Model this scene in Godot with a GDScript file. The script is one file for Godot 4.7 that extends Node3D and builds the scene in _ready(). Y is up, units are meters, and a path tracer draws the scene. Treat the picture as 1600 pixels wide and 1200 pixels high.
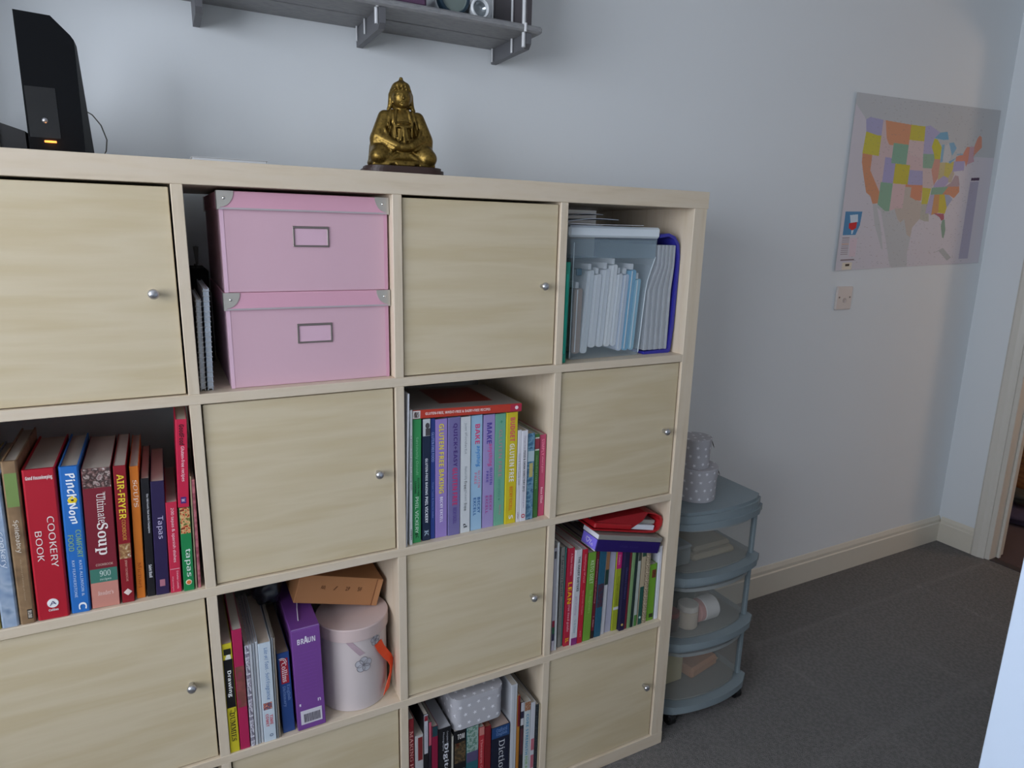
extends Node3D

# The unit's left edge is x = 0, its front z = 0, the carpet y = 0. Metres.
const T := 0.0374          # outer panels of the shelf unit
const D := 0.0173          # inner panels
const C := 0.335           # clear width of a compartment
const W := 4 * C + 3 * D + 2 * T
const WALL := -0.445

var mats := {}
var texs := {}
var fonts := {}
var taken := {}


class MB:
	var st := SurfaceTool.new()
	var n := 0

	func _init() -> void:
		st.begin(Mesh.PRIMITIVE_TRIANGLES)

	func v(p: Vector3, nn: Vector3, uv: Vector2) -> void:
		st.set_normal(nn)
		st.set_uv(uv)
		st.add_vertex(p)
		n += 1

	# a flat polygon (convex) that faces away from c
	func poly(pts: Array, c: Vector3, uvs: Array = []) -> void:
		var nn: Vector3 = (pts[1] - pts[0]).cross(pts[2] - pts[0])
		if nn.length() < 1e-14 and pts.size() > 3:
			nn = (pts[2] - pts[0]).cross(pts[3] - pts[0])
		nn = nn.normalized()
		var mid := Vector3.ZERO
		for p in pts:
			mid += p
		mid /= pts.size()
		var order := range(pts.size())
		if nn.dot(mid - c) < 0:
			nn = -nn
			order.reverse()
		var ax := nn.abs()
		for i in range(1, pts.size() - 1):
			for k in [order[0], order[i + 1], order[i]]:
				var p: Vector3 = pts[k]
				var uv := Vector2(p.x, -p.y)
				if uvs.size():
					uv = uvs[k]
				elif ax.x > ax.y and ax.x > ax.z:
					uv = Vector2(p.z, -p.y)
				elif ax.y > ax.z:
					uv = Vector2(p.x, p.z)
				v(p, nn, uv)

	# box with chamfered edges
	func box(lo: Vector3, hi: Vector3, b := 0.0, xf := Transform3D()) -> void:
		var c := (lo + hi) / 2
		var h := (hi - lo) / 2
		b = minf(b, minf(h.x, minf(h.y, h.z)) * 0.9)
		var P := func(sx: int, sy: int, sz: int, a: int) -> Vector3:
			var q := Vector3(sx * (h.x - (0.0 if a == 0 else b)), sy * (h.y - (0.0 if a == 1 else b)), sz * (h.z - (0.0 if a == 2 else b)))
			return xf * (c + q)
		var cc := xf * c
		for s in [-1, 1]:
			poly([P.call(s, -1, -1, 0), P.call(s, 1, -1, 0), P.call(s, 1, 1, 0), P.call(s, -1, 1, 0)], cc)
			poly([P.call(-1, s, -1, 1), P.call(1, s, -1, 1), P.call(1, s, 1, 1), P.call(-1, s, 1, 1)], cc)
			poly([P.call(-1, -1, s, 2), P.call(1, -1, s, 2), P.call(1, 1, s, 2), P.call(-1, 1, s, 2)], cc)
		if b <= 0:
			return
		for s in [-1, 1]:
			for u in [-1, 1]:
				poly([P.call(s, u, -1, 0), P.call(s, u, 1, 0), P.call(s, u, 1, 1), P.call(s, u, -1, 1)], cc)
				poly([P.call(s, -1, u, 0), P.call(s, 1, u, 0), P.call(s, 1, u, 2), P.call(s, -1, u, 2)], cc)
				poly([P.call(-1, s, u, 1), P.call(1, s, u, 1), P.call(1, s, u, 2), P.call(-1, s, u, 2)], cc)
				for w in [-1, 1]:
					poly([P.call(s, u, w, 0), P.call(s, u, w, 1), P.call(s, u, w, 2)], cc)

	# a polygon in a plane, drawn out: axis 1 = points are (x, z) along y, axis 2 = (x, y) along z, axis 0 = (z, y) along x
	func prism(pts: PackedVector2Array, a: float, b: float, axis: int, xf := Transform3D()) -> void:
		var at := func(p: Vector2, t: float) -> Vector3:
			if axis == 1:
				return xf * Vector3(p.x, t, p.y)
			if axis == 2:
				return xf * Vector3(p.x, p.y, t)
			return xf * Vector3(t, p.y, p.x)
		var tri := Geometry2D.triangulate_polygon(pts)
		var mid := (a + b) / 2
		for i in range(0, tri.size(), 3):
			for t in [a, b]:
				var q := [at.call(pts[tri[i]], t), at.call(pts[tri[i + 1]], t), at.call(pts[tri[i + 2]], t)]
				poly(q, (q[0] + q[1] + q[2]) / 3.0 + (at.call(pts[tri[i]], mid) - at.call(pts[tri[i]], t)))
		var cw := Geometry2D.is_polygon_clockwise(pts)
		for i in pts.size():
			var p := pts[i]
			var q := pts[(i + 1) % pts.size()]
			var inward := (q - p).orthogonal() * (1.0 if not cw else -1.0)
			inward = -inward
			var m := (p + q) / 2 + inward.normalized() * 1e-3
			poly([at.call(p, a), at.call(q, a), at.call(q, b), at.call(p, b)], at.call(m, mid))

	# profile of (radius, height) turned about y
	func lathe(prof: Array, seg := 32, xf := Transform3D(), soft := false) -> void:
		var nrm := []
		for i in prof.size() - 1:
			var d: Vector2 = prof[i + 1] - prof[i]
			nrm.append(Vector2(d.y, -d.x).normalized())
		for i in prof.size() - 1:
			var n0: Vector2 = nrm[i]
			var n1: Vector2 = nrm[i]
			if soft:
				if i > 0:
					n0 = (nrm[i - 1] + nrm[i]).normalized()
				if i < nrm.size() - 1:
					n1 = (nrm[i + 1] + nrm[i]).normalized()
			var p: Vector2 = prof[i]
			var q: Vector2 = prof[i + 1]
			for k in seg:
				var a0 := TAU * k / seg
				var a1 := TAU * (k + 1) / seg
				var w := [[p, n0, a0], [q, n1, a0], [q, n1, a1], [p, n0, a1]]
				for t in ([[0, 2, 1], [0, 3, 2]]):
					if p.x < 1e-6 and t == [0, 3, 2]:
						continue
					for j in t:
						var r: Vector2 = w[j][0]
						var m: Vector2 = w[j][1]
						var an: float = w[j][2]
						v(xf * Vector3(r.x * cos(an), r.y, r.x * sin(an)), (xf.basis * Vector3(m.x * cos(an), m.y, m.x * sin(an))).normalized(), Vector2(an * maxf(p.x, q.x), -r.y) if absf(q.y - p.y) > absf(q.x - p.x) else Vector2(r.x * cos(an), r.x * sin(an)))

	func tube(path: Array, r: float, seg := 8) -> void:
		var rings := []
		for i in path.size():
			var d: Vector3 = (path[mini(i + 1, path.size() - 1)] - path[maxi(i - 1, 0)]).normalized()
			var u := d.cross(Vector3.UP if absf(d.y) < 0.9 else Vector3.RIGHT).normalized()
			var w := d.cross(u)
			var ring := []
			for k in seg:
				var an := TAU * k / seg
				ring.append(u * cos(an) + w * sin(an))
			rings.append(ring)
		for i in path.size() - 1:
			for k in seg:
				var k1 := (k + 1) % seg
				var q := [[path[i], rings[i][k]], [path[i], rings[i][k1]], [path[i + 1], rings[i + 1][k1]], [path[i + 1], rings[i + 1][k]]]
				for t in ([[0, 2, 1], [0, 3, 2]]):
					for j in t:
						v(q[j][0] + q[j][1] * r, q[j][1], Vector2(k * 0.01, i * 0.01))
		for e in [0, path.size() - 1]:
			var pts := []
			for k in seg:
				pts.append(path[e] + rings[e][k] * r)
			poly(pts, path[mini(e + 1, path.size() - 2) if e == 0 else e - 1])

	# a band of quads between two rows of points, with thickness along the given normal
	func strip(row0: Array, row1: Array, thick: Vector3) -> void:
		for i in row0.size() - 1:
			var q := [row0[i], row0[i + 1], row1[i + 1], row1[i]]
			var m: Vector3 = (q[0] + q[1] + q[2] + q[3]) / 4.0
			poly(q, m - thick)
			poly(q.map(func(p: Vector3) -> Vector3: return p - thick), m + thick)
		for r in [row0, row1]:
			for i in r.size() - 1:
				poly([r[i], r[i + 1], r[i + 1] - thick, r[i] - thick], (row0[i] + row1[i]) / 2.0)
		for i in [0, row0.size() - 1]:
			var j: int = 1 if i == 0 else i - 1
			poly([row0[i], row1[i], row1[i] - thick, row0[i] - thick], (row0[j] + row1[j]) / 2.0)

	func mesh(m: Material) -> ArrayMesh:
		var am := st.commit()
		am.surface_set_material(0, m)
		return am


# ---------------------------------------------------------------- naming
func numbered(called: String) -> String:
	var k: int = taken.get(called, 0)
	taken[called] = k + 1
	return called if k == 0 else "%s_%03d" % [called, k]


func thing(called: String, label: String, category: String, at := Vector3.ZERO, group := "") -> Node3D:
	var o := Node3D.new()
	o.name = numbered(called)
	add_child(o)
	o.position = at
	tag(o, label, category, group)
	return o


func tag(o: Node3D, label: String, category: String, group := "") -> void:
	o.set_meta("label", label)
	o.set_meta("category", category)
	if group:
		o.set_meta("group", group)


func put(called: String, mb: MB, m: Material, parent: Node3D = null, kind := "") -> MeshInstance3D:
	var o := MeshInstance3D.new()
	o.mesh = mb.mesh(m)
	o.name = called if parent else numbered(called)
	if parent:
		parent.add_child(o, true)
	else:
		add_child(o)
	if kind:
		o.set_meta("kind", kind)
	return o


func one_box(called: String, lo: Vector3, hi: Vector3, m: Material, parent: Node3D = null, b := 0.0, kind := "") -> MeshInstance3D:
	var mb := MB.new()
	mb.box(lo, hi, b)
	return put(called, mb, m, parent, kind)


# ---------------------------------------------------------------- materials
func mat(hex: String, rough := 0.7, metal := 0.0, spec := 0.5) -> StandardMaterial3D:
	var key := "%s/%.2f/%.2f/%.2f" % [hex, rough, metal, spec]
	if not mats.has(key):
		var m := StandardMaterial3D.new()
		m.albedo_color = Color.html(hex)
		m.roughness = rough
		m.metallic = metal
		m.metallic_specular = spec
		mats[key] = m
	return mats[key]


func noise_tex(seed_: int, freq: float, cols: Array, size := 256, kind := FastNoiseLite.TYPE_SIMPLEX_SMOOTH, oct := 4, normal := false) -> NoiseTexture2D:
	var fn := FastNoiseLite.new()
	fn.seed = seed_
	fn.frequency = freq
	fn.noise_type = kind
	fn.fractal_octaves = oct
	var t := NoiseTexture2D.new()
	t.width = size
	t.height = size
	t.seamless = true
	t.noise = fn
	t.as_normal_map = normal
	if cols.size():
		var g := Gradient.new()
		var off := PackedFloat32Array()
		var pc := PackedColorArray()
		for i in cols.size():
			off.append(float(i) / (cols.size() - 1))
			pc.append(Color.html(cols[i]))
		g.offsets = off
		g.colors = pc
		t.color_ramp = g
	return t


func wood(key: String, cols: Array, sc: Vector3, rough := 0.45) -> StandardMaterial3D:
	if not mats.has(key):
		var m := StandardMaterial3D.new()
		m.albedo_texture = noise_tex(hash(key) % 1000, 0.012, cols, 512, FastNoiseLite.TYPE_SIMPLEX_SMOOTH, 5)
		m.uv1_triplanar = true
		m.uv1_world_triplanar = true
		m.uv1_scale = sc
		m.roughness = rough
		mats[key] = m
	return mats[key]


func picture(key: String, cols: Array, sc := 14.0, rough := 0.4) -> StandardMaterial3D:
	if not mats.has(key):
		var m := StandardMaterial3D.new()
		m.albedo_texture = noise_tex(hash(key) % 1000, 0.03, cols, 128, FastNoiseLite.TYPE_SIMPLEX_SMOOTH, 3)
		m.uv1_triplanar = true
		m.uv1_scale = Vector3.ONE * sc
		m.roughness = rough
		mats[key] = m
	return mats[key]


func clear(hex: String, a: float, rough: float) -> StandardMaterial3D:
	var key := "clear%s/%.2f/%.2f" % [hex, a, rough]
	if not mats.has(key):
		var m := StandardMaterial3D.new()
		m.albedo_color = Color(Color.html(hex), a)
		m.transparency = BaseMaterial3D.TRANSPARENCY_ALPHA
		m.roughness = rough
		m.cull_mode = BaseMaterial3D.CULL_DISABLED
		mats[key] = m
	return mats[key]


func font(kind: String) -> Font:
	if not fonts.has(kind):
		var s := SystemFont.new()
		s.font_names = PackedStringArray(["Droid Serif" if kind.begins_with("serif") else "Droid Sans"])
		s.font_weight = 700 if kind.contains("bold") else 400
		var f := FontVariation.new()
		f.base_font = s
		if kind.contains("script"):
			f.variation_transform = Transform2D(Vector2(1, 0), Vector2(0.35, 1), Vector2.ZERO)
		fonts[kind] = f
	return fonts[kind]


# lettering in the plane z, its middle at (x, y), as long and as high as asked; down: reads from top to bottom
func letters(called: String, s: String, kind: String, m: Material, parent: Node3D, x: float, y: float, z: float, long: float, high: float, down := true) -> MeshInstance3D:
	var t := TextMesh.new()
	t.text = s
	t.font = font(kind)
	t.font_size = 32
	t.pixel_size = 0.001
	t.curve_step = 2.0
	t.depth = 0.0
	t.material = m
	var bb := t.get_aabb()
	var o := MeshInstance3D.new()
	o.mesh = t
	o.name = called
	parent.add_child(o, true)
	var c := bb.get_center()
	var sx := long / maxf(bb.size.x, 1e-5)
	var sy := high / maxf(bb.size.y, 1e-5)
	var b := Basis.from_scale(Vector3(sx, sy, 1))
	if down:
		b = Basis(Vector3(0, 0, 1), -PI / 2) * b
	o.transform = Transform3D(b, Vector3(x, y, z) - b * Vector3(c.x, c.y, 0))
	return o


# ---------------------------------------------------------------- books
# x0, x1: its foot on the shelf; tilt in degrees, to the right; o: d depth, hard, page colour, bands [y0, y1, colour or material, name], t lettering [text, font, colour, y, x, long, high, across]
func book(label: String, group: String, x0: float, x1: float, tilt: float, h: float, z: float, y: float, cover: Variant, o := {}) -> Node3D:
	var w := x1 - x0
	var d: float = o.get("d", 0.19)
	var th: float = o.get("th", 0.0024 if o.get("hard", false) else 0.0009)
	var called: String = o.get("called", "book")
	var root := thing(called, label, o.get("cat", "book"), Vector3((x0 + x1) / 2, y + w / 2 * absf(sin(deg_to_rad(tilt))) + 0.0003, z), group)
	root.rotation.z = -deg_to_rad(tilt)
	var m: Material = cover if cover is Material else mat(muted(cover), o.get("rough", 0.45))
	th = minf(th, w * 0.2)
	var c: float = minf(0.0028 if o.get("hard", false) else 0.0009, w * 0.3)
	var u := PackedVector2Array([Vector2(-w / 2, -d), Vector2(-w / 2, -c), Vector2(-w / 2 + c * 0.45, -c * 0.35), Vector2(-w / 2 + c, 0), Vector2(w / 2 - c, 0), Vector2(w / 2 - c * 0.45, -c * 0.35), Vector2(w / 2, -c), Vector2(w / 2, -d), Vector2(w / 2 - th, -d), Vector2(w / 2 - th, -c - th), Vector2(-w / 2 + th, -c - th), Vector2(-w / 2 + th, -d)])
	var mb := MB.new()
	mb.prism(u, 0, h, 1)
	put("cover", mb, m, root)
	var g := 0.003 if o.get("hard", false) else 0.0008
	one_box("pages", Vector3(-w / 2 + th, g, -d + 0.003), Vector3(w / 2 - th, h - g, -c - th), mat(o.get("page", "b8b0a4"), 0.9), root)
	for b in o.get("bands", []):
		var bm: Material = b[2] if b[2] is Material else mat(muted(b[2]), 0.45)
		var bw: float = w / 2 - c * (0.9 if b.size() < 5 else 0.0)
		var xs: Array = b[4] if b.size() > 4 else [-bw, bw]
		var lo := Vector3(xs[0] if b.size() < 5 else xs[0] * w, b[0] * h, -c * 0.5)
		var hi := Vector3(xs[1] if b.size() < 5 else xs[1] * w, b[1] * h, 0.0003)
		one_box(b[3], lo, hi, bm, root)
	var k := 0
	for t in o.get("t", []):
		letters("lettering", t[0], t[1], mat(t[2], 0.5), root, t[4] * w, t[3] * h, 0.0006 + 0.00002 * k, t[5] * h if t.size() < 8 else t[5] * w, t[6] * w if t.size() < 8 else t[6] * h, t.size() < 8)
		k += 1
	return root


# cover and band colours, made a little greyer and darker
func muted(hex: String) -> String:
	var c := Color.html(hex)
	var g := c.get_luminance()
	return c.lerp(Color(g, g, g), 0.13).darkened(0.05).to_html(false)


func _ready() -> void:
	camera_and_light()
	room()
	landing()
	shelf_unit()
	wall_shelf()
	on_top()
	pink_boxes()
	files()
	cookbooks()
	gluten_free()
	drawing_cell()
	diet_cell()
	low_cell()
	drawer_tower()
	poster_and_socket()


func camera_and_light() -> void:
	var cam := Camera3D.new()
	cam.name = "camera"
	add_child(cam)
	cam.position = Vector3(0.3485, 1.3727, 1.185)
	cam.rotation_order = EULER_ORDER_YXZ
	cam.rotation = Vector3(-0.2279, -0.4856, 0.0246)
	cam.fov = rad_to_deg(2 * atan(600.0 / 1038.9))
	cam.near = 0.02
	cam.far = 60.0
	cam.current = true
	var env := Environment.new()
	var sky := Sky.new()
	var sm := ProceduralSkyMaterial.new()
	sm.sky_top_color = Color(0.62, 0.72, 0.85)
	sm.sky_horizon_color = Color(0.82, 0.87, 0.92)
	sm.ground_bottom_color = Color(0.3, 0.32, 0.3)
	sm.ground_horizon_color = Color(0.6, 0.63, 0.65)
	sm.sun_angle_max = 0.0
	sky.sky_material = sm
	env.background_mode = Environment.BG_SKY
	env.sky = sky
	env.background_energy_multiplier = 0.6
	env.tonemap_mode = Environment.TONE_MAPPER_LINEAR
	env.tonemap_exposure = 1.0
	env.sdfgi_enabled = true
	env.ssao_enabled = true
	env.ssil_enabled = true
	var we := WorldEnvironment.new()
	we.name = "environment"
	we.environment = env
	add_child(we)
	# overcast daylight from an unseen window, placed and sized to light from the left
	var a := AreaLight3D.new()
	a.name = "unseen_window_daylight"
	a.area_size = Vector2(2.2, 1.25)
	a.light_color = Color(0.935, 0.957, 1.0)
	a.light_energy = 8.35
	a.shadow_enabled = true
	a.area_range = 12.0
	add_child(a)
	a.position = Vector3(-1.46, 1.55, 1.4)
	a.rotation = Vector3(0, -PI / 2, 0)


# ---------------------------------------------------------------- the room
func room() -> void:
	var paint := mat("e4e9ec", 0.85)
	var gloss := mat("d9d3c4", 0.45)
	var carpet := StandardMaterial3D.new()
	carpet.albedo_texture = noise_tex(5, 0.05, ["7d7b7a", "868482", "8f8c8a", "979491"], 512, FastNoiseLite.TYPE_SIMPLEX, 5)
	carpet.uv1_triplanar = true
	carpet.uv1_scale = Vector3.ONE * 2.2
	carpet.heightmap_enabled = false
	carpet.normal_enabled = true
	carpet.normal_texture = noise_tex(9, 0.25, [], 512, FastNoiseLite.TYPE_SIMPLEX, 3, true)
	carpet.normal_scale = 1.2
	carpet.roughness = 1.0
	carpet.metallic_specular = 0.1
	mats["carpet"] = carpet
	one_box("floor", Vector3(-1.4, -0.1, -0.55), Vector3(3.5, 0, 3.3), carpet, null, 0, "structure")
	one_box("wall_back", Vector3(-1.4, 0, -0.55), Vector3(3.62, 2.4, WALL), paint, null, 0, "structure")
	one_box("wall_front", Vector3(-1.4, 0, 3.2), Vector3(3.62, 2.4, 3.3), paint, null, 0, "structure")
	one_box("ceiling", Vector3(-1.5, 2.4, -0.55), Vector3(3.62, 2.5, 3.3), mat("e4e4e4", 0.9), null, 0, "structure")
	# left wall with the unseen window
	var mb := MB.new()
	var z0 := 0.3
	var z1 := 2.5
	var y0 := 0.93
	var y1 := 2.17
	mb.box(Vector3(-1.4, 0, WALL), Vector3(-1.3, y0, 3.2))
	mb.box(Vector3(-1.4, y1, WALL), Vector3(-1.3, 2.4, 3.2))
	mb.box(Vector3(-1.4, y0, WALL), Vector3(-1.3, y1, z0))
	mb.box(Vector3(-1.4, y0, z1), Vector3(-1.3, y1, 3.2))
	put("wall_left", mb, paint, null, "structure")
	one_box("unseen_wall_pier", Vector3(-1.3, 0, WALL), Vector3(-0.012, 2.4, -0.27), paint, null, 0, "structure")  # unseen; keeps window light off the wall behind the shelf unit
	var win := Node3D.new()
	win.name = "unseen_window_1"
	win.set_meta("kind", "structure")
	add_child(win)
	mb = MB.new()
	var fw := 0.05
	mb.box(Vector3(-1.39, y0, z0), Vector3(-1.34, y0 + fw, z1), 0.004)
	mb.box(Vector3(-1.39, y1 - fw, z0), Vector3(-1.34, y1, z1), 0.004)
	for zz in [z0, (z0 + z1) / 2 - fw / 2, z1 - fw]:
		mb.box(Vector3(-1.39, y0 + fw, zz), Vector3(-1.34, y1 - fw, zz + fw), 0.004)
	put("window_frame", mb, mat("eeeeee", 0.4), win)
	for k in 2:
		var za := z0 + fw + k * (z1 - z0 - fw) / 2
		one_box("pane", Vector3(-1.372, y0 + fw, za), Vector3(-1.368, y1 - fw, za + (z1 - z0) / 2 - 1.5 * fw), clear("f4faff", 0.04, 0.02), win)
	one_box("window_sill", Vector3(-1.34, y0 - 0.03, z0 - 0.05), Vector3(-1.16, y0, z1 + 0.05), mat("eeeeee", 0.4), win, 0.006)
	# right wall: a short return, the doorway, then the rest; it leans a little out of true
	var lean := Node3D.new()
	lean.name = "wall_right"
	lean.set_meta("kind", "structure")
	add_child(lean)
	lean.position = Vector3(3.49, 0, 0)
	lean.rotation.z = deg_to_rad(1.3)
	var da := -0.235
	var db := 0.55
	var dh := 2.02
	mb = MB.new()
	mb.box(Vector3(0, -0.02, -0.5), Vector3(0.11, 2.45, da))
	mb.box(Vector3(0, dh, da), Vector3(0.11, 2.45, db))
	mb.box(Vector3(0, -0.02, db), Vector3(0.11, 2.45, 3.25))
	put("wall_panel", mb, paint, lean)
	# door lining and casing
	var lining := mat("d6d2c8", 0.4)
	mb = MB.new()
	mb.box(Vector3(-0.002, 0, da), Vector3(0.112, dh, da + 0.025), 0.002)
	mb.box(Vector3(-0.002, 0, db - 0.025), Vector3(0.112, dh, db), 0.002)
	mb.box(Vector3(-0.002, dh - 0.025, da + 0.025), Vector3(0.112, dh, db - 0.025), 0.002)
	mb.box(Vector3(0.055, 0, da + 0.025), Vector3(0.07, dh - 0.025, da + 0.037), 0.002)
	put("door_lining", mb, lining, lean)
	mb = MB.new()
	for s in [da - 0.048, db - 0.007]:
		mb.prism(PackedVector2Array([Vector2(0, s), Vector2(-0.012, s), Vector2(-0.017, s + 0.008), Vector2(-0.017, s + 0.03), Vector2(-0.011, s + 0.045), Vector2(-0.009, s + 0.055), Vector2(0, s + 0.055)]), 0, dh + 0.04, 1)
	mb.box(Vector3(-0.017, dh - 0.012, da + 0.007), Vector3(0, dh + 0.04, db - 0.007), 0.004)
	put("casing", mb, lining, lean)
	mb = MB.new()
	mb.box(Vector3(0.03, 0.86, da + 0.025), Vector3(0.052, 0.93, da + 0.0265), 0.0005)
	put("strike_plate", mb, mat("6e6454", 0.35, 0.9), lean)
	# skirting
	var prof := [Vector2(0, 0), Vector2(0.015, 0), Vector2(0.015, 0.088), Vector2(0.011, 0.092), Vector2(0.0105, 0.104), Vector2(0.004, 0.118), Vector2(0, 0.12)]
	mb = MB.new()
	var pp := PackedVector2Array()
	for p in prof:
		pp.append(Vector2(WALL + p.x, p.y))
	mb.prism(pp, -1.3, 3.487, 0)
	put("baseboard_back", mb, gloss, null, "structure")
	mb = MB.new()
	pp = PackedVector2Array()
	for p in prof:
		pp.append(Vector2(3.49 - p.x, p.y))
	mb.prism(pp, WALL + 0.015, da - 0.048, 2)
	mb.prism(pp, db + 0.048, 3.2, 2)
	put("baseboard_right", mb, gloss, null, "structure")
	# tall white cabinet that shows only its long edge at the right of the picture
	var cab := thing("white_cabinet", "tall plain white cabinet whose bright side fills the lower right corner", "cabinet", Vector3(1.3, 0, 0.8))
	var wm := mat("d0e0f4", 0.5)
	one_box("side_panel", Vector3(0, 0.0, 0), Vector3(0.018, 1.3, 0.5), wm, cab, 0.001)
	one_box("side_panel", Vector3(0.382, 0.0, 0), Vector3(0.4, 1.3, 0.5), wm, cab, 0.001)
	one_box("back_panel", Vector3(0.018, 0.0, 0), Vector3(0.382, 1.3, 0.012), wm, cab)
	one_box("top_panel", Vector3(0, 1.3, 0), Vector3(0.4, 1.32, 0.5), wm, cab, 0.001)
	one_box("cabinet_door", Vector3(0.02, 0.06, 0.5), Vector3(0.38, 1.295, 0.518), wm, cab, 0.001)
	one_box("shelf_board", Vector3(0.018, 0.06, 0.012), Vector3(0.382, 0.078, 0.498), wm, cab)


func landing() -> void:
	var paint := mat("cfc9c0", 0.85)
	var c2 := mat("5c5052", 1.0, 0.0, 0.1)
	one_box("floor", Vector3(3.5, -0.1, -1.2), Vector3(5.4, -0.002, 1.6), c2, null, 0, "structure")
	one_box("trim_1", Vector3(3.492, -0.03, -0.21), Vector3(3.53, 0.003, 0.525), mat("3a3436", 0.7), null, 0.001, "structure")
	one_box("wall_landing", Vector3(5.3, 0, -1.2), Vector3(5.4, 2.4, 1.6), paint, null, 0, "structure")
	one_box("wall_landing_side", Vector3(3.62, 0, -1.2), Vector3(5.3, 2.4, -1.1), paint, null, 0, "structure")
	one_box("wall_landing_end", Vector3(3.62, 0, 1.5), Vector3(5.3, 2.4, 1.6), paint, null, 0, "structure")
	one_box("ceiling", Vector3(3.62, 2.4, -1.2), Vector3(5.4, 2.5, 1.6), paint, null, 0, "structure")
	var o := thing("chest_of_drawers", "low orange-brown wooden chest seen through the doorway", "chest", Vector3(4.22, 0, -0.75))
	var wd := wood("chestwood", ["6b3a18", "8a5226", "a0662f", "7b461f"], Vector3(2, 8, 2))
	one_box("body", Vector3(0, 0.03, -0.3), Vector3(0.42, 0.37, 0.5), wd, o, 0.004)
	one_box("plinth", Vector3(0.03, 0, -0.28), Vector3(0.4, 0.03, 0.48), mat("3a2412", 0.7), o)
	one_box("chest_top", Vector3(-0.015, 0.37, -0.32), Vector3(0.43, 0.392, 0.52), wd, o, 0.005)
	for k in 2:
		var dr := one_box("drawer", Vector3(-0.012, 0.05 + k * 0.162, -0.28), Vector3(0, 0.2 + k * 0.162, 0.48), wd, o, 0.003)
		for zz in [-0.12, 0.26]:
			var mb := MB.new()
			mb.lathe([Vector2(0, 0.022), Vector2(0.012, 0.02), Vector2(0.016, 0.012), Vector2(0.008, 0.006), Vector2(0.006, 0)], 16, Transform3D(Basis(Vector3(0, 0, 1), PI / 2), Vector3(-0.012, 0.125 + k * 0.162, zz)), true)
			put("knob", mb, mat("2c1a10", 0.4), dr)
	# unseen lamp, out of view, placed to warm the wall by the doorway
	var lp := thing("unseen_floor_lamp", "unseen globe floor lamp on the landing, placed to warm the wall by the doorway", "lamp", Vector3(4.45, 0, 0.85))
	var mb0 := MB.new()
	mb0.lathe([Vector2(0, 1.64), Vector2(0.06, 1.63), Vector2(0.11, 1.6), Vector2(0.145, 1.55), Vector2(0.155, 1.49), Vector2(0.145, 1.43), Vector2(0.11, 1.38), Vector2(0.05, 1.345), Vector2(0.02, 1.34)], 32, Transform3D(), true)
	var gl := StandardMaterial3D.new()
	gl.albedo_color = Color.html("f4ead8")
	gl.emission_enabled = true
	gl.emission = Color.html("ffdcb4")
	gl.emission_energy_multiplier = 0.9
	put("shade", mb0, gl, lp)
	mb0 = MB.new()
	mb0.tube([Vector3(0, 0.02, 0), Vector3(0, 1.34, 0)], 0.01, 12)
	put("pole", mb0, mat("b8b4ac", 0.35, 0.6), lp)
	mb0 = MB.new()
	mb0.lathe([Vector2(0, 0), Vector2(0.13, 0), Vector2(0.135, 0.008), Vector2(0.12, 0.018), Vector2(0, 0.022)], 32)
	put("base", mb0, mat("b8b4ac", 0.35, 0.6), lp)
	var ol := OmniLight3D.new()
	ol.name = "unseen_landing_light"
	ol.light_color = Color.html("ffd6b4")
	ol.light_energy = 0.34
	ol.light_size = 0.15
	ol.omni_range = 12.0
	ol.omni_attenuation = 2.0
	ol.shadow_enabled = true
	lp.add_child(ol)
	ol.position = Vector3(0, 1.49, 0)
	# heap of clothes at its foot: two folded garments
	heap("folded_garment", "dark purple-grey garment heaped on the landing carpet", Vector3(4.07, 0, -0.47), Vector3(0.075, 0.045, 0.2), mat("4a3f52", 0.95), 3)
	heap("folded_garment", "dark green-grey garment lying on top of the purple heap", Vector3(4.08, 0.1, -0.5), Vector3(0.065, 0.035, 0.17), mat("3d3c36", 0.95), 7)
	heap("pink_towel", "pale pink cloth on the chest beyond the doorway", Vector3(4.32, 0.392, -0.5), Vector3(0.1, 0.045, 0.14), mat("b8948a", 0.95), 11)


# soft lumpy cloth
func heap(called: String, label: String, at: Vector3, r: Vector3, m: Material, sd: int) -> void:
	var fn := FastNoiseLite.new()
	fn.seed = sd
	fn.frequency = 3.0
	var st := SurfaceTool.new()
	st.begin(Mesh.PRIMITIVE_TRIANGLES)
	st.set_smooth_group(0)
	var P := func(i: int, j: int) -> Vector3:
		var a := TAU * (i % 28) / 28.0
		var e := PI * j / 12.0
		var dir := Vector3(sin(e) * cos(a), cos(e), sin(e) * sin(a))
		var k := 1.0 + 0.35 * fn.get_noise_3dv(dir * 0.5 + Vector3(0, dir.y, 0))
		var q := Vector3(signf(dir.x) * pow(absf(dir.x), 0.8), dir.y, signf(dir.z) * pow(absf(dir.z), 0.8)) * k * r
		q.y = maxf(q.y, -r.y * 0.9) + r.y * 0.9
		return q
	for i in 28:
		for j in 12:
			var q := [P.call(i, j), P.call(i, j + 1), P.call(i + 1, j + 1), P.call(i + 1, j)]
			for t in ([[0, 2, 1], [0, 3, 2]]):
				for k in t:
					st.add_vertex(q[k])
	st.generate_normals()
	var o := MeshInstance3D.new()
	var am := st.commit()
	am.surface_set_material(0, m)
	o.mesh = am
	o.name = numbered(called)
	o.position = at
	add_child(o)
	tag(o, label, "clothes")


# ---------------------------------------------------------------- the shelf unit
func cx(j: int) -> float:
	return T + j * (C + D)


func fl(r: int) -> float:
	return W - (T + (r + 1) * C + r * D)


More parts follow.
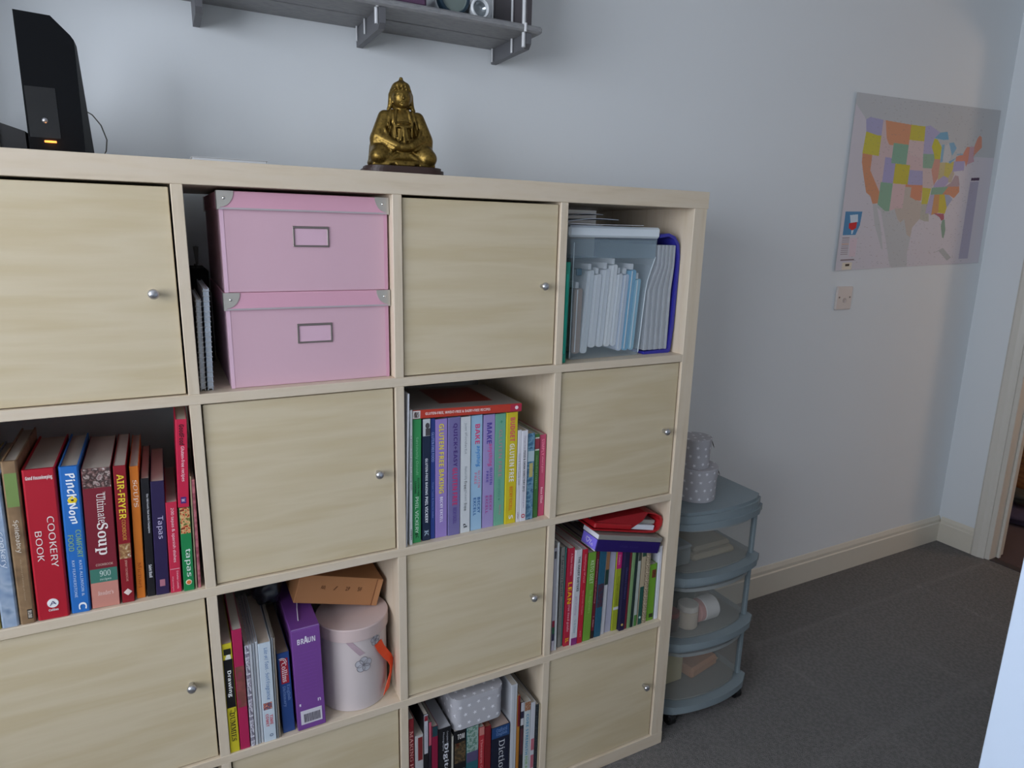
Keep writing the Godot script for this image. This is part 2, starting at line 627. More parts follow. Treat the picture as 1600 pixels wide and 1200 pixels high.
func shelf_unit() -> void:
	var fr := wood("birch_frame", ["d1c0a7", "d8c8b0", "dacbb5", "d5c5ad"], Vector3(0.8, 7, 7))
	var fv := wood("birch_upright", ["d1c0a7", "d8c8b0", "dacbb5", "d5c5ad"], Vector3(7, 0.8, 7))
	var dm := wood("birch_door", ["cab893", "cfbf9e", "d5c6a8", "ccbb98", "d2c3a4"], Vector3(0.22, 2.2, 2))
	var u := thing("shelf_unit", "large square birch-effect shelf unit with four columns of cubes and doors", "shelf unit")
	var dep := -0.39
	var e := 0.0008
	one_box("top_panel", Vector3(-0.002, W - T, dep), Vector3(W + 0.0035, W, 0), fr, u, e)
	one_box("bottom_panel", Vector3(-0.002, 0.001, dep), Vector3(W + 0.0015, T, 0), fr, u, e)
	one_box("side_panel", Vector3(0, T, dep), Vector3(T, W - T, 0), fv, u, e)
	one_box("side_panel", Vector3(W - T, T, dep), Vector3(W, W - T, 0), fv, u, e)
	for r in 3:
		one_box("shelf_board", Vector3(T, fl(r) - D, dep), Vector3(W - T, fl(r), 0), fr, u, e)
	for r in 4:
		for j in 3:
			one_box("divider", Vector3(cx(j) + C, fl(r), dep), Vector3(cx(j + 1), fl(r) + C, -0.0004), fv, u, e)
	for r in 4:
		for j in 4:
			if (r + j) % 2 == 1:
				continue
			var up := 0.005 if r == 0 else 0.0028
			var d := one_box("door", Vector3(cx(j) + 0.0022, fl(r) + 0.0018, -0.024), Vector3(cx(j) + C - 0.0032, fl(r) + C - up, -0.006), dm, u, 0.0008)
			var mb := MB.new()
			mb.lathe([Vector2(0, 0.021), Vector2(0.004, 0.0206), Vector2(0.0072, 0.0185), Vector2(0.0082, 0.015), Vector2(0.007, 0.0115), Vector2(0.0048, 0.009), Vector2(0.0045, 0)], 20, Transform3D(Basis(Vector3.RIGHT, PI / 2), Vector3(cx(j) + C - 0.0365, fl(r) + C / 2, -0.006)), true)
			put("knob", mb, mat("c9c9cc", 0.28, 0.95), d)
			# the door closes off a case of its own
			mb = MB.new()
			mb.box(Vector3(cx(j) + 0.004, fl(r) + 0.004, -0.385), Vector3(cx(j) + C - 0.004, fl(r) + C - 0.006, -0.375))
			put("door_case", mb, fr, u)


func wall_shelf() -> void:
	var gm := StandardMaterial3D.new()
	gm.albedo_texture = noise_tex(31, 0.06, ["78797c", "838487", "8f9091", "88898a"], 256)
	gm.uv1_triplanar = true
	gm.uv1_scale = Vector3(2, 10, 10)
	gm.roughness = 0.5
	gm.metallic = 0.0
	var rod := mat("d4d6d8", 0.3, 0.2)
	var o := thing("wall_shelf", "grey metallic wall shelf with vertical silver rods above the statue", "wall shelf")
	var yb := 1.808
	for k in 2:
		var za := WALL + 0.001 if k == 0 else -0.345
		var zb := -0.348 if k == 0 else -0.256
		one_box("board", Vector3(-0.35, yb, za), Vector3(1.166, yb + 0.0155, zb), gm, o, 0.004 if k else 0.001)
	one_box("upper_board", Vector3(-0.35, 2.08, WALL + 0.001), Vector3(1.166, 2.0955, -0.256), gm, o, 0.004)
	var dark := mat("4a4548", 0.5)
	for p in [[0.449, 0.462, -0.33, 1.762], [0.787, 0.8, -0.262, 1.768], [1.126, 1.14, -0.262, 1.775]]:
		var pts := PackedVector2Array([Vector2(WALL + 0.001, p[3]), Vector2(p[2] - 0.01, p[3]), Vector2(p[2], p[3] + 0.01), Vector2(p[2], yb - 0.0003), Vector2(WALL + 0.001, yb - 0.0003)])
		var mb := MB.new()
		mb.prism(pts, p[0], p[1], 0)
		put("bracket", mb, mat("616266", 0.5), o)
		if p[0] < 0.5:
			continue
		one_box("upright", Vector3(p[0], yb + 0.0157, WALL + 0.001 if p[0] > 1 else -0.275), Vector3(p[1], 2.08, -0.262), dark, o, 0.001)
	for q in [[0.783, -0.272, 0.004], [0.783, -0.36, 0.0022], [0.783, -0.425, 0.0022], [1.1215, -0.265, 0.0045], [1.1225, -0.325, 0.003], [1.1225, -0.43, 0.0025]]:
		var mb := MB.new()
		mb.tube([Vector3(q[0], 1.777, q[1]), Vector3(q[0], yb - 0.0005, q[1])], q[2], 12)
		mb.tube([Vector3(q[0], yb + 0.016, q[1]), Vector3(q[0], 2.079, q[1])], q[2], 12)
		if q[1] > -0.28:
			mb.tube([Vector3(q[0], yb - 0.001, q[1] + 0.0085), Vector3(q[0], yb + 0.017, q[1] + 0.0085)], q[2] * 0.8, 12)
		put("rod", mb, rod, o)
	var yt := yb + 0.0157
	o = thing("purple_case", "dark purple case lying flat on the grey wall shelf", "case", Vector3(0.79, yt, -0.345))
	one_box("body", Vector3(0.02, 0, -0.07), Vector3(0.105, 0.034, 0.07), mat("5b3f5a", 0.5), o, 0.006)
	one_box("lid", Vector3(0.018, 0.034, -0.072), Vector3(0.107, 0.044, 0.072), mat("6a4a66", 0.5), o, 0.004)
	# jar lying on its side, and a small glass pot beside it, mouths to the room
	o = thing("blue_jar", "jar with dark blue rim and grey-green lid lying on the grey wall shelf", "jar", Vector3(0.962, yt + 0.0365, -0.29))
	var tx := Transform3D(Basis(Vector3.RIGHT, PI / 2), Vector3.ZERO)
	var mb2 := MB.new()
	mb2.lathe([Vector2(0.0, 0.0), Vector2(0.0275, 0.0), Vector2(0.029, 0.002)], 40, tx)
	put("lid", mb2, mat("73807c", 0.35), o)
	mb2 = MB.new()
	mb2.lathe([Vector2(0.029, 0.002), Vector2(0.0305, 0.006), Vector2(0.0345, 0.006), Vector2(0.0363, 0.003), Vector2(0.0363, -0.015), Vector2(0.034, -0.018)], 40, tx)
	put("rim", mb2, mat("1f3340", 0.3), o)
	mb2 = MB.new()
	mb2.lathe([Vector2(0.0345, -0.016), Vector2(0.036, -0.022), Vector2(0.036, -0.085), Vector2(0.03, -0.092), Vector2(0, -0.092)], 40, tx)
	put("body", mb2, mat("ccd2d6", 0.25), o)
	o = thing("glass_pot", "small round glass pot with white rim beside the blue-rimmed jar", "pot", Vector3(1.022, yt + 0.0225, -0.285))
	mb2 = MB.new()
	mb2.lathe([Vector2(0.0165, -0.004), Vector2(0.017, 0.003), Vector2(0.0195, 0.004), Vector2(0.0222, 0.001), Vector2(0.0222, -0.012), Vector2(0.0165, -0.012)], 36, tx)
	put("rim", mb2, mat("dfe3e6", 0.25), o)
	mb2 = MB.new()
	mb2.lathe([Vector2(0.0, -0.012), Vector2(0.006, -0.013), Vector2(0.012, -0.01), Vector2(0.0165, -0.004)], 32, tx, true)
	put("hollow", mb2, mat("8b9296", 0.08, 0.5), o)
	mb2 = MB.new()
	mb2.lathe([Vector2(0.0222, -0.012), Vector2(0.0222, -0.045), Vector2(0.018, -0.05), Vector2(0, -0.05)], 36, tx)
	put("body", mb2, mat("c5cbcf", 0.15), o)


# ---------------------------------------------------------------- things on top of the unit
func on_top() -> void:
	var blk := mat("0e1013", 0.6, 0.0, 0.22)
	var o := thing("speaker", "black angular upright speaker with orange light on top of the shelf unit", "speaker", Vector3(0.1755, W + 0.0003, -0.2))
	var mb := MB.new()
	var f := [Vector2(0, 0.0), Vector2(0.0775, 0.0), Vector2(0.079, 0.19), Vector2(0.0745, 0.197), Vector2(0.05, 0.2225), Vector2(0.001, 0.2245)]
	var dz := [0.12, 0.12, 0.045, 0.044, 0.042, 0.042]
	var front := []
	var back := []
	for i in f.size():
		front.append(Vector3(f[i].x, f[i].y, 0))
		back.append(Vector3(f[i].x + (0.007 if i == 1 else 0.0), f[i].y, -dz[i]))
	var cc := Vector3(0.04, 0.1, -0.02)
	mb.poly(front, cc)
	mb.poly([back[0], back[1], back[2], back[5]], cc)
	mb.poly([back[2], back[3], back[4], back[5]], cc)
	for i in f.size():
		var j := (i + 1) % f.size()
		mb.poly([front[i], front[j], back[j], back[i]], cc)
	put("body", mb, blk, o)
	one_box("dark_panel", Vector3(0.003, 0.035, -0.001), Vector3(0.045, 0.113, 0.0006), mat("0a0808", 0.12), o)
	mb = MB.new()
	mb.lathe([Vector2(0, 0.003), Vector2(0.003, 0.0025), Vector2(0.0045, 0)], 16, Transform3D(Basis(Vector3.RIGHT, PI / 2), Vector3(0.026, 0.062, 0.0006)), true)
	put("button", mb, mat("b0b0b4", 0.25, 0.9), o)
	var led := StandardMaterial3D.new()
	led.albedo_color = Color.html("ff9a40")
	led.emission_enabled = true
	led.emission = Color.html("ffa050")
	led.emission_energy_multiplier = 1.3
	one_box("indicator_light", Vector3(0.0215, 0.0275, -0.001), Vector3(0.0385, 0.031, 0.0012), led, o, 0.0006)
	var l := OmniLight3D.new()
	l.name = "indicator_glow"
	l.light_color = Color.html("ff9a40")
	l.light_energy = 0.0004
	l.omni_range = 6.0
	l.omni_attenuation = 2.0
	l.shadow_enabled = true
	o.add_child(l)
	l.position = Vector3(0.03, 0.029, 0.006)
	o = thing("console", "low black sloping device with a grey end left of the black speaker", "device", Vector3(0, W + 0.0003, -0.2))
	mb = MB.new()
	mb.prism(PackedVector2Array([Vector2(0.06, 0), Vector2(0.172, 0), Vector2(0.172, 0.043), Vector2(0.125, 0.0585), Vector2(0.06, 0.075)]), -0.13, 0.0, 2)
	put("body", mb, mat("141416", 0.4), o)
	mb = MB.new()
	mb.prism(PackedVector2Array([Vector2(0.137, 0.0), Vector2(0.137, 0.052), Vector2(0.13, 0.0545), Vector2(0.0605, 0.074), Vector2(0.0605, 0)]), 0.0, 0.004, 2)
	put("end_plate", mb, mat("4a4d52", 0.5), o)
	# thin cable from the speaker up the wall
	mb = MB.new()
	mb.tube([Vector3(0.262, W + 0.004, -0.318), Vector3(0.278, W + 0.03, -0.318), Vector3(0.281, W + 0.05, -0.318), Vector3(0.274, W + 0.075, -0.32), Vector3(0.262, W + 0.092, -0.32), Vector3(0.25, W + 0.098, -0.31)], 0.0011, 8)
	tag(put("cable", mb, mat("6a6a62", 0.5)), "thin grey cable looping down behind the black speaker", "cable")
	o = thing("paper_pad", "flat white pad of paper lying on top of the shelf unit", "paper pad", Vector3(0.416, W + 0.0003, -0.24))
	one_box("sheets", Vector3(0, 0, -0.09), Vector3(0.125, 0.0185, 0.06), mat("d5d8db", 0.8), o, 0.001)
	one_box("top_sheet", Vector3(-0.002, 0.0186, -0.088), Vector3(0.127, 0.0192, 0.062), mat("e6e8ea", 0.8), o)
	statue(Vector3(0.81, W + 0.0003, -0.2))


func pink_boxes() -> void:
	var pk := mat("d3adba", 0.75)
	var lidm := mat("d8a3b6", 0.75)
	var met := mat("c4bfb6", 0.3, 0.6)
	for k in 2:
		var o := thing("storage_box", ["lower pink cardboard storage box with metal corners and label holder", "upper pink cardboard storage box stacked on the other pink box"][k], "storage box", Vector3(0.4405 if k == 0 else 0.4408, fl(0) + 0.0003 + k * 0.1645, -0.022), "pink storage boxes")
		var w := 0.2805
		one_box("body", Vector3(0, 0, -0.34), Vector3(w, 0.15, 0), pk, o, 0.001)
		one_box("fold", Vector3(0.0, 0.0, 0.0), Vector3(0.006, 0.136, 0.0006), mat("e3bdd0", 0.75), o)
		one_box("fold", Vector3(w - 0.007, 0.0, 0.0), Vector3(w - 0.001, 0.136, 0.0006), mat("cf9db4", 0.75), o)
		var ld := one_box("lid", Vector3(-0.0025, 0.136, -0.343), Vector3(w + 0.0015, 0.164, 0.0035), lidm, o, 0.0012)
		one_box("lid_edge", Vector3(-0.0028, 0.135, 0.0036), Vector3(w + 0.0018, 0.1378, 0.0044), mat("c7bcc0", 0.4, 0.5), ld)
		for s in [0, 1]:
			for zz in [0.0036, -0.3438]:
				var mb := MB.new()
				var xx := -0.003 if s == 0 else w + 0.002
				var sg := 1.0 if s == 0 else -1.0
				var pts := PackedVector2Array([Vector2(xx, 0.1348), Vector2(xx, 0.1642)])
				for i in 7:
					var a := i * PI / 12
					pts.append(Vector2(xx + sg * (0.004 + 0.022 * cos(a)), 0.1642 - 0.026 * sin(a)))
				pts.append(Vector2(xx + sg * 0.004, 0.1348))
				mb.prism(pts, zz, zz + 0.0011, 2)
				mb.box(Vector3(minf(xx, xx + sg * 0.0012), 0.1348, minf(zz, zz - signf(zz) * 0.022)), Vector3(maxf(xx, xx + sg * 0.0012), 0.1642, maxf(zz + 0.001, zz - signf(zz) * 0.022)))
				put("metal_corner", mb, met, ld)
				if zz > 0:
					mb = MB.new()
					mb.lathe([Vector2(0, 0.0012), Vector2(0.0016, 0.0009), Vector2(0.0024, 0)], 12, Transform3D(Basis(Vector3.RIGHT, PI / 2), Vector3(xx + sg * 0.011, 0.1525, zz + 0.0011)), true)
					put("rivet", mb, mat("dcdad6", 0.25, 0.9), ld)
		var hx := 0.1135
		var hy := 0.0725 if k == 0 else 0.076
		var mb2 := MB.new()
		mb2.box(Vector3(hx, hy, 0), Vector3(hx + 0.061, hy + 0.003, 0.0022), 0.0005)
		mb2.box(Vector3(hx, hy + 0.031, 0), Vector3(hx + 0.061, hy + 0.035, 0.0022), 0.0005)
		mb2.box(Vector3(hx, hy + 0.003, 0), Vector3(hx + 0.003, hy + 0.031, 0.0022), 0.0005)
		mb2.box(Vector3(hx + 0.058, hy + 0.003, 0), Vector3(hx + 0.061, hy + 0.031, 0.0022), 0.0005)
		put("label_holder", mb2, mat("8d8480", 0.35, 0.8), o)
		one_box("label_card", Vector3(hx + 0.003, hy + 0.003, 0), Vector3(hx + 0.058, hy + 0.031, 0.0006), mat("d8b3c4", 0.8), o)
	# the notebooks that stand left of them
	var y := fl(0)
	var g := "notebooks beside the pink boxes"
	notebook("wire-bound notebook with grey cover standing beside the shelf divider", g, 0.396, 0.0075, 0.155, "c4c0bc", 1.3)
	notebook("wire-bound notebook with pale blue cover standing next to the pink boxes", g, 0.4075, 0.0085, 0.172, "d8e4f0", 1.6)
	var o := thing("folded_bag", "black fabric pouch standing in the dark behind the notebooks", "pouch", Vector3(0.413, y + 0.0003, -0.27), "")
	one_box("body", Vector3(-0.018, 0, -0.1), Vector3(0.02, 0.19, -0.0), mat("1c1c1e", 0.9), o, 0.006)
	one_box("zip", Vector3(-0.002, 0.19, -0.09), Vector3(0.003, 0.194, -0.01), mat("55534f", 0.6), o)
	var mb3 := MB.new()
	mb3.lathe([Vector2(0, 0.0), Vector2(0.002, 0.002), Vector2(0.0045, 0.03), Vector2(0.005, 0.036), Vector2(0, 0.037)], 12, Transform3D(Basis.IDENTITY, Vector3(0.001, 0.195, -0.02)))
	put("tag", mb3, mat("8d8b86", 0.8), o)


func notebook(label: String, g: String, x: float, w: float, h: float, col: String, tilt: float) -> void:
	var o := thing("notebook", label, "notebook", Vector3(x, fl(0) + 0.0006, -0.022), g)
	o.rotation.z = -deg_to_rad(tilt)
	one_box("cover", Vector3(-w / 2, 0, -0.2), Vector3(-w / 2 + 0.0012, h, 0), mat(col, 0.6), o)
	one_box("cover", Vector3(w / 2 - 0.0012, 0, -0.2), Vector3(w / 2, h, 0), mat(col, 0.6), o)
	one_box("pages", Vector3(-w / 2 + 0.0013, 0.002, -0.198), Vector3(w / 2 - 0.0013, h - 0.002, -0.004), mat("e6ecf2", 0.9), o)
	var n := int(h / 0.0085)
	for i in n:
		var mb := MB.new()
		var yy := 0.006 + i * 0.0085
		var path := []
		for k in 10:
			var a := -2.4 + k * 4.8 / 9
			path.append(Vector3(sin(a) * (w / 2 + 0.001), yy, -0.004 + cos(a) * 0.007))
		mb.tube(path, 0.0008, 5)
		put("wire_ring", mb, mat("d9dee2", 0.35, 0.3), o)


func files() -> void:
	var y := fl(0) + 0.0003
	# teal wallet
	var o := thing("teal_wallet", "thin shiny teal plastic wallet squeezed left of the clear file box", "folder", Vector3(1.0965, y, -0.012))
	o.rotation.z = deg_to_rad(-0.8)
	var tl := mat("12967f", 0.2)
	var mb := MB.new()
	mb.prism(PackedVector2Array([Vector2(0, -0.29), Vector2(0, -0.004), Vector2(0.004, 0), Vector2(0.0145, -0.003), Vector2(0.0185, -0.014), Vector2(0.0185, -0.29), Vector2(0.0175, -0.29), Vector2(0.0175, -0.016), Vector2(0.001, -0.016), Vector2(0.001, -0.29)]), 0, 0.215, 1)
	put("cover", mb, tl, o)
	one_box("sheets", Vector3(0.0012, 0.001, -0.285), Vector3(0.0173, 0.21, -0.018), mat("d8dedc", 0.9), o)
	one_box("flap", Vector3(0.0045, 0.02, -0.0008), Vector3(0.009, 0.19, 0.0008), mat("22b89e", 0.15), o, 0.0004)
	# clear file box with a white lid
	o = thing("file_box", "clear plastic file box with white lid full of hanging files", "file box", Vector3(1.1215, y, -0.037))
	var pl := PackedVector2Array([Vector2(0.018, 0.0), Vector2(0.199, 0.0), Vector2(0.202, 0.004), Vector2(0.212, 0.14), Vector2(0.2165, 0.172), Vector2(0.226, 0.2), Vector2(0.2355, 0.225), Vector2(0.237, 0.266), Vector2(0.004, 0.266), Vector2(0.005, 0.225), Vector2(0.0105, 0.2), Vector2(0.0125, 0.14), Vector2(0.0155, 0.004)])
	mb = MB.new()
	var dep := -0.31
	for i in pl.size():
		if i == 7:
			continue
		var p := pl[i]
		var q := pl[(i + 1) % pl.size()]
		mb.poly([Vector3(p.x, p.y, 0), Vector3(q.x, q.y, 0), Vector3(q.x, q.y, dep), Vector3(p.x, p.y, dep)], Vector3(0.11, 0.15, -0.15))
	for zz in [0.0, dep]:
		var cpt := Vector3(0.11, 0.15, -0.15)
		var tri := Geometry2D.triangulate_polygon(pl)
		for i in range(0, tri.size(), 3):
			mb.poly([Vector3(pl[tri[i]].x, pl[tri[i]].y, zz), Vector3(pl[tri[i + 1]].x, pl[tri[i + 1]].y, zz), Vector3(pl[tri[i + 2]].x, pl[tri[i + 2]].y, zz)], cpt)
	put("body", mb, clear("b4c6d0", 0.26, 0.3), o)
	mb = MB.new()
	mb.box(Vector3(0.006, 0.222, -0.03), Vector3(0.234, 0.262, 0.0012), 0.001)
	put("rim_band", mb, clear("9db4c2", 0.3, 0.3), o)
	mb = MB.new()
	mb.box(Vector3(0.012, 0.004, 0.0), Vector3(0.0135, 0.255, 0.002))
	put("pale_edge", mb, mat("c9d6dd", 0.3), o)
	mb = MB.new()
	mb.tube([Vector3(0.2, 0.003, 0.0005), Vector3(0.2025, 0.008, 0.0005), Vector3(0.212, 0.14, 0.0005), Vector3(0.2165, 0.172, 0.0005), Vector3(0.226, 0.2, 0.0005), Vector3(0.2355, 0.225, 0.0005)], 0.0014, 6)
	put("pale_edge", mb, mat("b7c3c9", 0.3), o)  # edge highlight of the clear body, put in as a pale tube
	mb = MB.new()
	mb.box(Vector3(-0.003, 0.2663, dep - 0.004), Vector3(0.241, 0.2905, 0.006), 0.0045)
	put("lid", mb, mat("dfe8ee", 0.4), o)
	mb = MB.new()
	mb.box(Vector3(0.022, 0.185, -0.002), Vector3(0.034, 0.2, 0.004), 0.001)
	put("clip", mb, mat("4f6b7a", 0.4), o)
	# hanging files inside it
	var fc := ["a58e7e", "dbe2e8", "e4e8ee", "e0e5ec", "eceff2", "e2e7ee", "c6d2e6", "63aed6", "8cc4dc"]
	var fx := [0.022, 0.044, 0.064, 0.086, 0.107, 0.125, 0.142, 0.159, 0.178]
	var fw := [0.021, 0.018, 0.02, 0.019, 0.017, 0.016, 0.016, 0.018, 0.015]
	var names := ["brown hanging file at the left end of the clear box", "pale grey hanging file right of the brown file", "white hanging file second from the brown file", "white hanging file third from the brown file", "white hanging file in the middle of the clear box", "white hanging file just right of the middle", "lavender-white hanging file left of the blue file", "bright blue hanging file inside the clear box", "pale teal hanging file at the right end of the clear box"]
	for i in fc.size():
		var f := thing("hanging_file", names[i], "hanging file", Vector3(1.1215 + fx[i], y + 0.012 + (0.012 if i > 1 and i < 6 else 0.0), -0.043), "hanging files in the clear box")
		f.rotation.z = deg_to_rad(-3.5 if i > 0 else -0.6)
		var w: float = fw[i]
		var hh: float = 0.172 + 0.012 * sin(i * 2.1) - (0.03 if i == 0 else 0.0)
		mb = MB.new()
		var pr := PackedVector2Array()
		for k in 9:
			var a := PI + PI * k / 8
			pr.append(Vector2(w / 2 + w / 2 * cos(a), 0.006 + 0.006 * sin(a)))
		pr.append(Vector2(w, hh))
		pr.append(Vector2(w * 0.8, hh + 0.003))
		pr.append(Vector2(0, hh))
		mb.prism(pr, -0.26, 0.0, 2)
		put("sleeve", mb, mat(fc[i], 0.5), f)
		one_box("edge_strip", Vector3(w * 0.3, 0.004, 0.0002), Vector3(w * 0.42, hh, 0.0012), mat("e8ecef", 0.5), f)
		one_box("sheets", Vector3(w * 0.2, hh + 0.003, -0.25), Vector3(w * 0.6, hh + 0.016, -0.004), mat("d8dce0", 0.8), f)
	# loose papers on the lid
	var ps := [[1.112, 1.2, 0.292, -0.03, 1.5, "c4c9d2"], [1.107, 1.235, 0.2985, -0.02, -4.0, "aab2be"], [1.11, 1.3, 0.2945, -0.015, 0.9, "d2d6da"], [1.12, 1.215, 0.309, -0.05, -6.0, "b9bfc9"]]
	var pn := ["curled pale sheet lowest on the lid of the clear file box", "grey sheet bent upward on the pile above the clear box", "widest white sheet lying on the clear file box lid", "topmost bent sheet on the papers above the clear box"]
	for i in 4:
		var p: Array = ps[i]
		var r0 := []
		var r1 := []
		for k in 9:
			var t := k / 8.0
			var q := Vector3(lerpf(p[0], p[1], t), y + p[2] + 0.004 * sin(t * PI) * (1 if i % 2 else -0.2) + 0.006 * t * (1 if i in [1, 3] else 0), p[3])
			r0.append(q)
			r1.append(q + Vector3(0.02, 0.001, -0.2))
		mb = MB.new()
		mb.strip(r0, r1, Vector3(0, 0.0009, 0))
		var sh := put("paper_sheet", mb, mat(p[5], 0.8))
		tag(sh, pn[i], "paper", "loose papers on the file box")
	# blue expanding file
	o = thing("expanding_file", "royal blue expanding file with clear pockets at the right of the cube", "file", Vector3(1.34, y, -0.034))
	var bl := mat("34349c", 0.4)
	mb = MB.new()
	var arc := PackedVector2Array([Vector2(0.0, 0.0), Vector2(0.074, 0.0), Vector2(0.079, 0.004), Vector2(0.084, 0.06), Vector2(0.0865, 0.17), Vector2(0.087, 0.225), Vector2(0.082, 0.255), Vector2(0.068, 0.272), Vector2(0.05, 0.2785), Vector2(0.024, 0.2755), Vector2(0.024, 0.268), Vector2(0.05, 0.2715), Vector2(0.064, 0.266), Vector2(0.0755, 0.252), Vector2(0.081, 0.225), Vector2(0.0805, 0.17), Vector2(0.077, 0.07), Vector2(0.072, 0.009), Vector2(0.0, 0.006)])
	mb.prism(arc, -0.26, 0.0, 2)
	put("cover", mb, bl, o)
	one_box("back_board", Vector3(0.024, 0.006, -0.262), Vector3(0.078, 0.262, -0.2602), bl, o)
	for i in 9:
		mb = MB.new()
		var x0 := 0.0005 + i * 0.0077
		var x1 := 0.024 + i * 0.0056
		mb.prism(PackedVector2Array([Vector2(x0, 0.0095), Vector2(x0 + 0.0062, 0.0095), Vector2(x0 + 0.0066, 0.15), Vector2(x1 + 0.0046, 0.205), Vector2(x1 + 0.0046, 0.251), Vector2(x1, 0.252), Vector2(x1, 0.205), Vector2(x0 + 0.0004, 0.15)]), -0.25, -0.002 - 0.002 * (i % 2), 2)
		put("pocket", mb, clear("c4cbd2", 0.7, 0.3), o)


func cookbooks() -> void:
	var y := fl(1)
	var g := "cookery books in the left open cube"
	book("yellow book at the far left of the cookery books, barely in view", g, 0.058, 0.0795, 1.0, 0.25, -0.004, y, "c9b34a", {"hard": true})
	book("blue-grey mottled book with a white title beside the brown book", g, 0.0808, 0.1032, 1.0, 0.252, -0.004, y, picture("mottle_blue", ["6f86a6", "8fa3bd", "a7b6c8", "7288a4"], 6), {"hard": true, "t": [["cookery", "sans script", "dfe6ee", 0.52, 0.1, 0.24, 0.42]]})
	book("tall brown book with green patch and white handwritten title", g, 0.1045, 0.125, 1.33, 0.272, -0.004, y, picture("mottle_brown", ["6d563f", "84694d", "977a5a", "7a6148"], 5), {"hard": true, "bands": [[0.73, 0.93, "7d9a4d", "spine_patch"], [0.03, 0.09, "2c2622", "publisher_mark", [0.02, 0.34]]], "t": [["Spilebabry", "sans script", "e9e2d4", 0.55, -0.03, 0.2, 0.4], ["RUM", "sans bold", "d8cfc0", 0.06, 0.18, 0.045, 0.24], ["the story of baking at home", "sans", "b8a184", 0.28, 0.0, 0.26, 0.12]]})
	var b := book("thick bright red hardback lettered COOKERY BOOK in outlined white capitals", g, 0.1278, 0.1706, 1.54, 0.254, -0.004, y, "d0142c", {"hard": true, "t": [["COOKERY", "sans", "f2e6e0", 0.52, 0.21, 0.34, 0.21], ["BOOK", "sans", "f2e6e0", 0.50, -0.2, 0.2, 0.2], ["Good Housekeeping", "sans bold", "f4eee8", 0.945, 0.0, 0.8, 0.032, true]]})
	var mb := MB.new()
	mb.lathe([Vector2(0, 0.0012), Vector2(0.0075, 0.0012), Vector2(0.0078, 0)], 28, Transform3D(Basis(Vector3.RIGHT, PI / 2), Vector3(0.0005, 0.027, -0.0002)))
	put("publisher_emblem", mb, mat("f2f2f2", 0.5), b)
	letters("lettering", "A", "sans script", mat("3a2a66", 0.5), b, 0.0005, 0.027, 0.0013, 0.009, 0.008, false)
	letters("lettering", "Collins", "sans bold", mat("f2f2f2", 0.5), b, 0.0005, 0.0155, 0.0006, 0.013, 0.004, false)
	b = book("bright blue book with white script title and yellow flower", g, 0.1728, 0.1998, 1.9, 0.252, -0.006, y, "1f77d8", {"hard": true, "t": [["Pinch", "sans script bold", "f4f8fc", 0.87, 0.05, 0.17, 0.5], ["Nom", "sans script bold", "f4f8fc", 0.69, 0.05, 0.14, 0.5], ["COMFORT", "sans", "9fc45a", 0.48, 0.2, 0.19, 0.26], ["FOOD", "sans", "9fc45a", 0.49, -0.2, 0.11, 0.26], ["KATE ALLINSON &", "sans", "cfe2f4", 0.24, 0.18, 0.25, 0.14], ["KAY FEATHERSTONE", "sans", "cfe2f4", 0.24, -0.18, 0.26, 0.14], ["C", "sans bold", "f4f8fc", 0.045, 0.1, 0.05, 0.42]]})
	mb = MB.new()
	for k in 8:
		var a := TAU * k / 8
		mb.lathe([Vector2(0, 0.0009), Vector2(0.0028, 0.0007), Vector2(0.003, 0)], 10, Transform3D(Basis(Vector3.RIGHT, PI / 2), Vector3(0.0015 + 0.0038 * cos(a), 0.196 + 0.0038 * sin(a), -0.0002)))
	put("flower", mb, mat("f2d21c", 0.5), b)
	mb = MB.new()
	mb.lathe([Vector2(0, 0.0014), Vector2(0.0016, 0.001), Vector2(0.002, 0.0006)], 12, Transform3D(Basis(Vector3.RIGHT, PI / 2), Vector3(0.0015, 0.196, 0)))
	put("flower_centre", mb, mat("4a3a10", 0.6), b)
	book("thick maroon book lettered Ultimate Soup over green and salmon bands", g, 0.2014, 0.2415, 2.1, 0.243, -0.008, y, "8f1d30", {"bands": [[0.865, 1.0, picture("soup_photo", ["d8d4d0", "8a6a64", "3a2a28", "c0b0a8", "5a2c30"], 20), "spine_picture"], [0.0, 0.185, "e0907e", "spine_band"], [0.185, 0.285, "3f8571", "spine_band"]], "t": [["THE", "serif", "e8d8d0", 0.81, 0.22, 0.05, 0.08], ["Ultimate", "serif", "f4ece6", 0.72, 0.1, 0.21, 0.3], ["Soup", "serif bold", "f4ece6", 0.5, 0.02, 0.23, 0.5], ["COOKBOOK", "sans", "e8c8b8", 0.315, 0.05, 0.6, 0.016, true], ["900", "serif", "d8e8e0", 0.25, 0.05, 0.38, 0.042, true], ["recipes", "serif", "d8e8e0", 0.205, 0.05, 0.4, 0.02, true], ["Reader's", "serif", "f6dcd2", 0.105, 0.02, 0.55, 0.03, true]]})
	b = book("dark red book lettered AIR-FRYER in yellow capitals", g, 0.245, 0.2628, 2.1, 0.243, -0.008, y, "a31322", {"bands": [[0.33, 0.44, picture("fries", ["e8dccc", "b08a5a", "8a5a3a", "efe6da"], 26), "spine_picture"]], "t": [["AIR-FRYER", "sans bold", "f0cf3a", 0.78, 0.02, 0.32, 0.56], ["COOKBOOK", "sans", "e8a84a", 0.54, 0.05, 0.15, 0.3], ["JENNY TSCHIESCHE", "sans", "e8b0a0", 0.24, 0.0, 0.16, 0.2]]})
	mb = MB.new()
	for r in [[0.0062, 0.0008], [0.0036, 0.0012]]:
		mb.lathe([Vector2(0, r[1]), Vector2(r[0], r[1]), Vector2(r[0], 0)], 4, Transform3D(Basis(Vector3.RIGHT, PI / 2), Vector3(0.0, 0.019, -0.0002)))
	put("publisher_emblem", mb, mat("ecd8d0", 0.5), b)
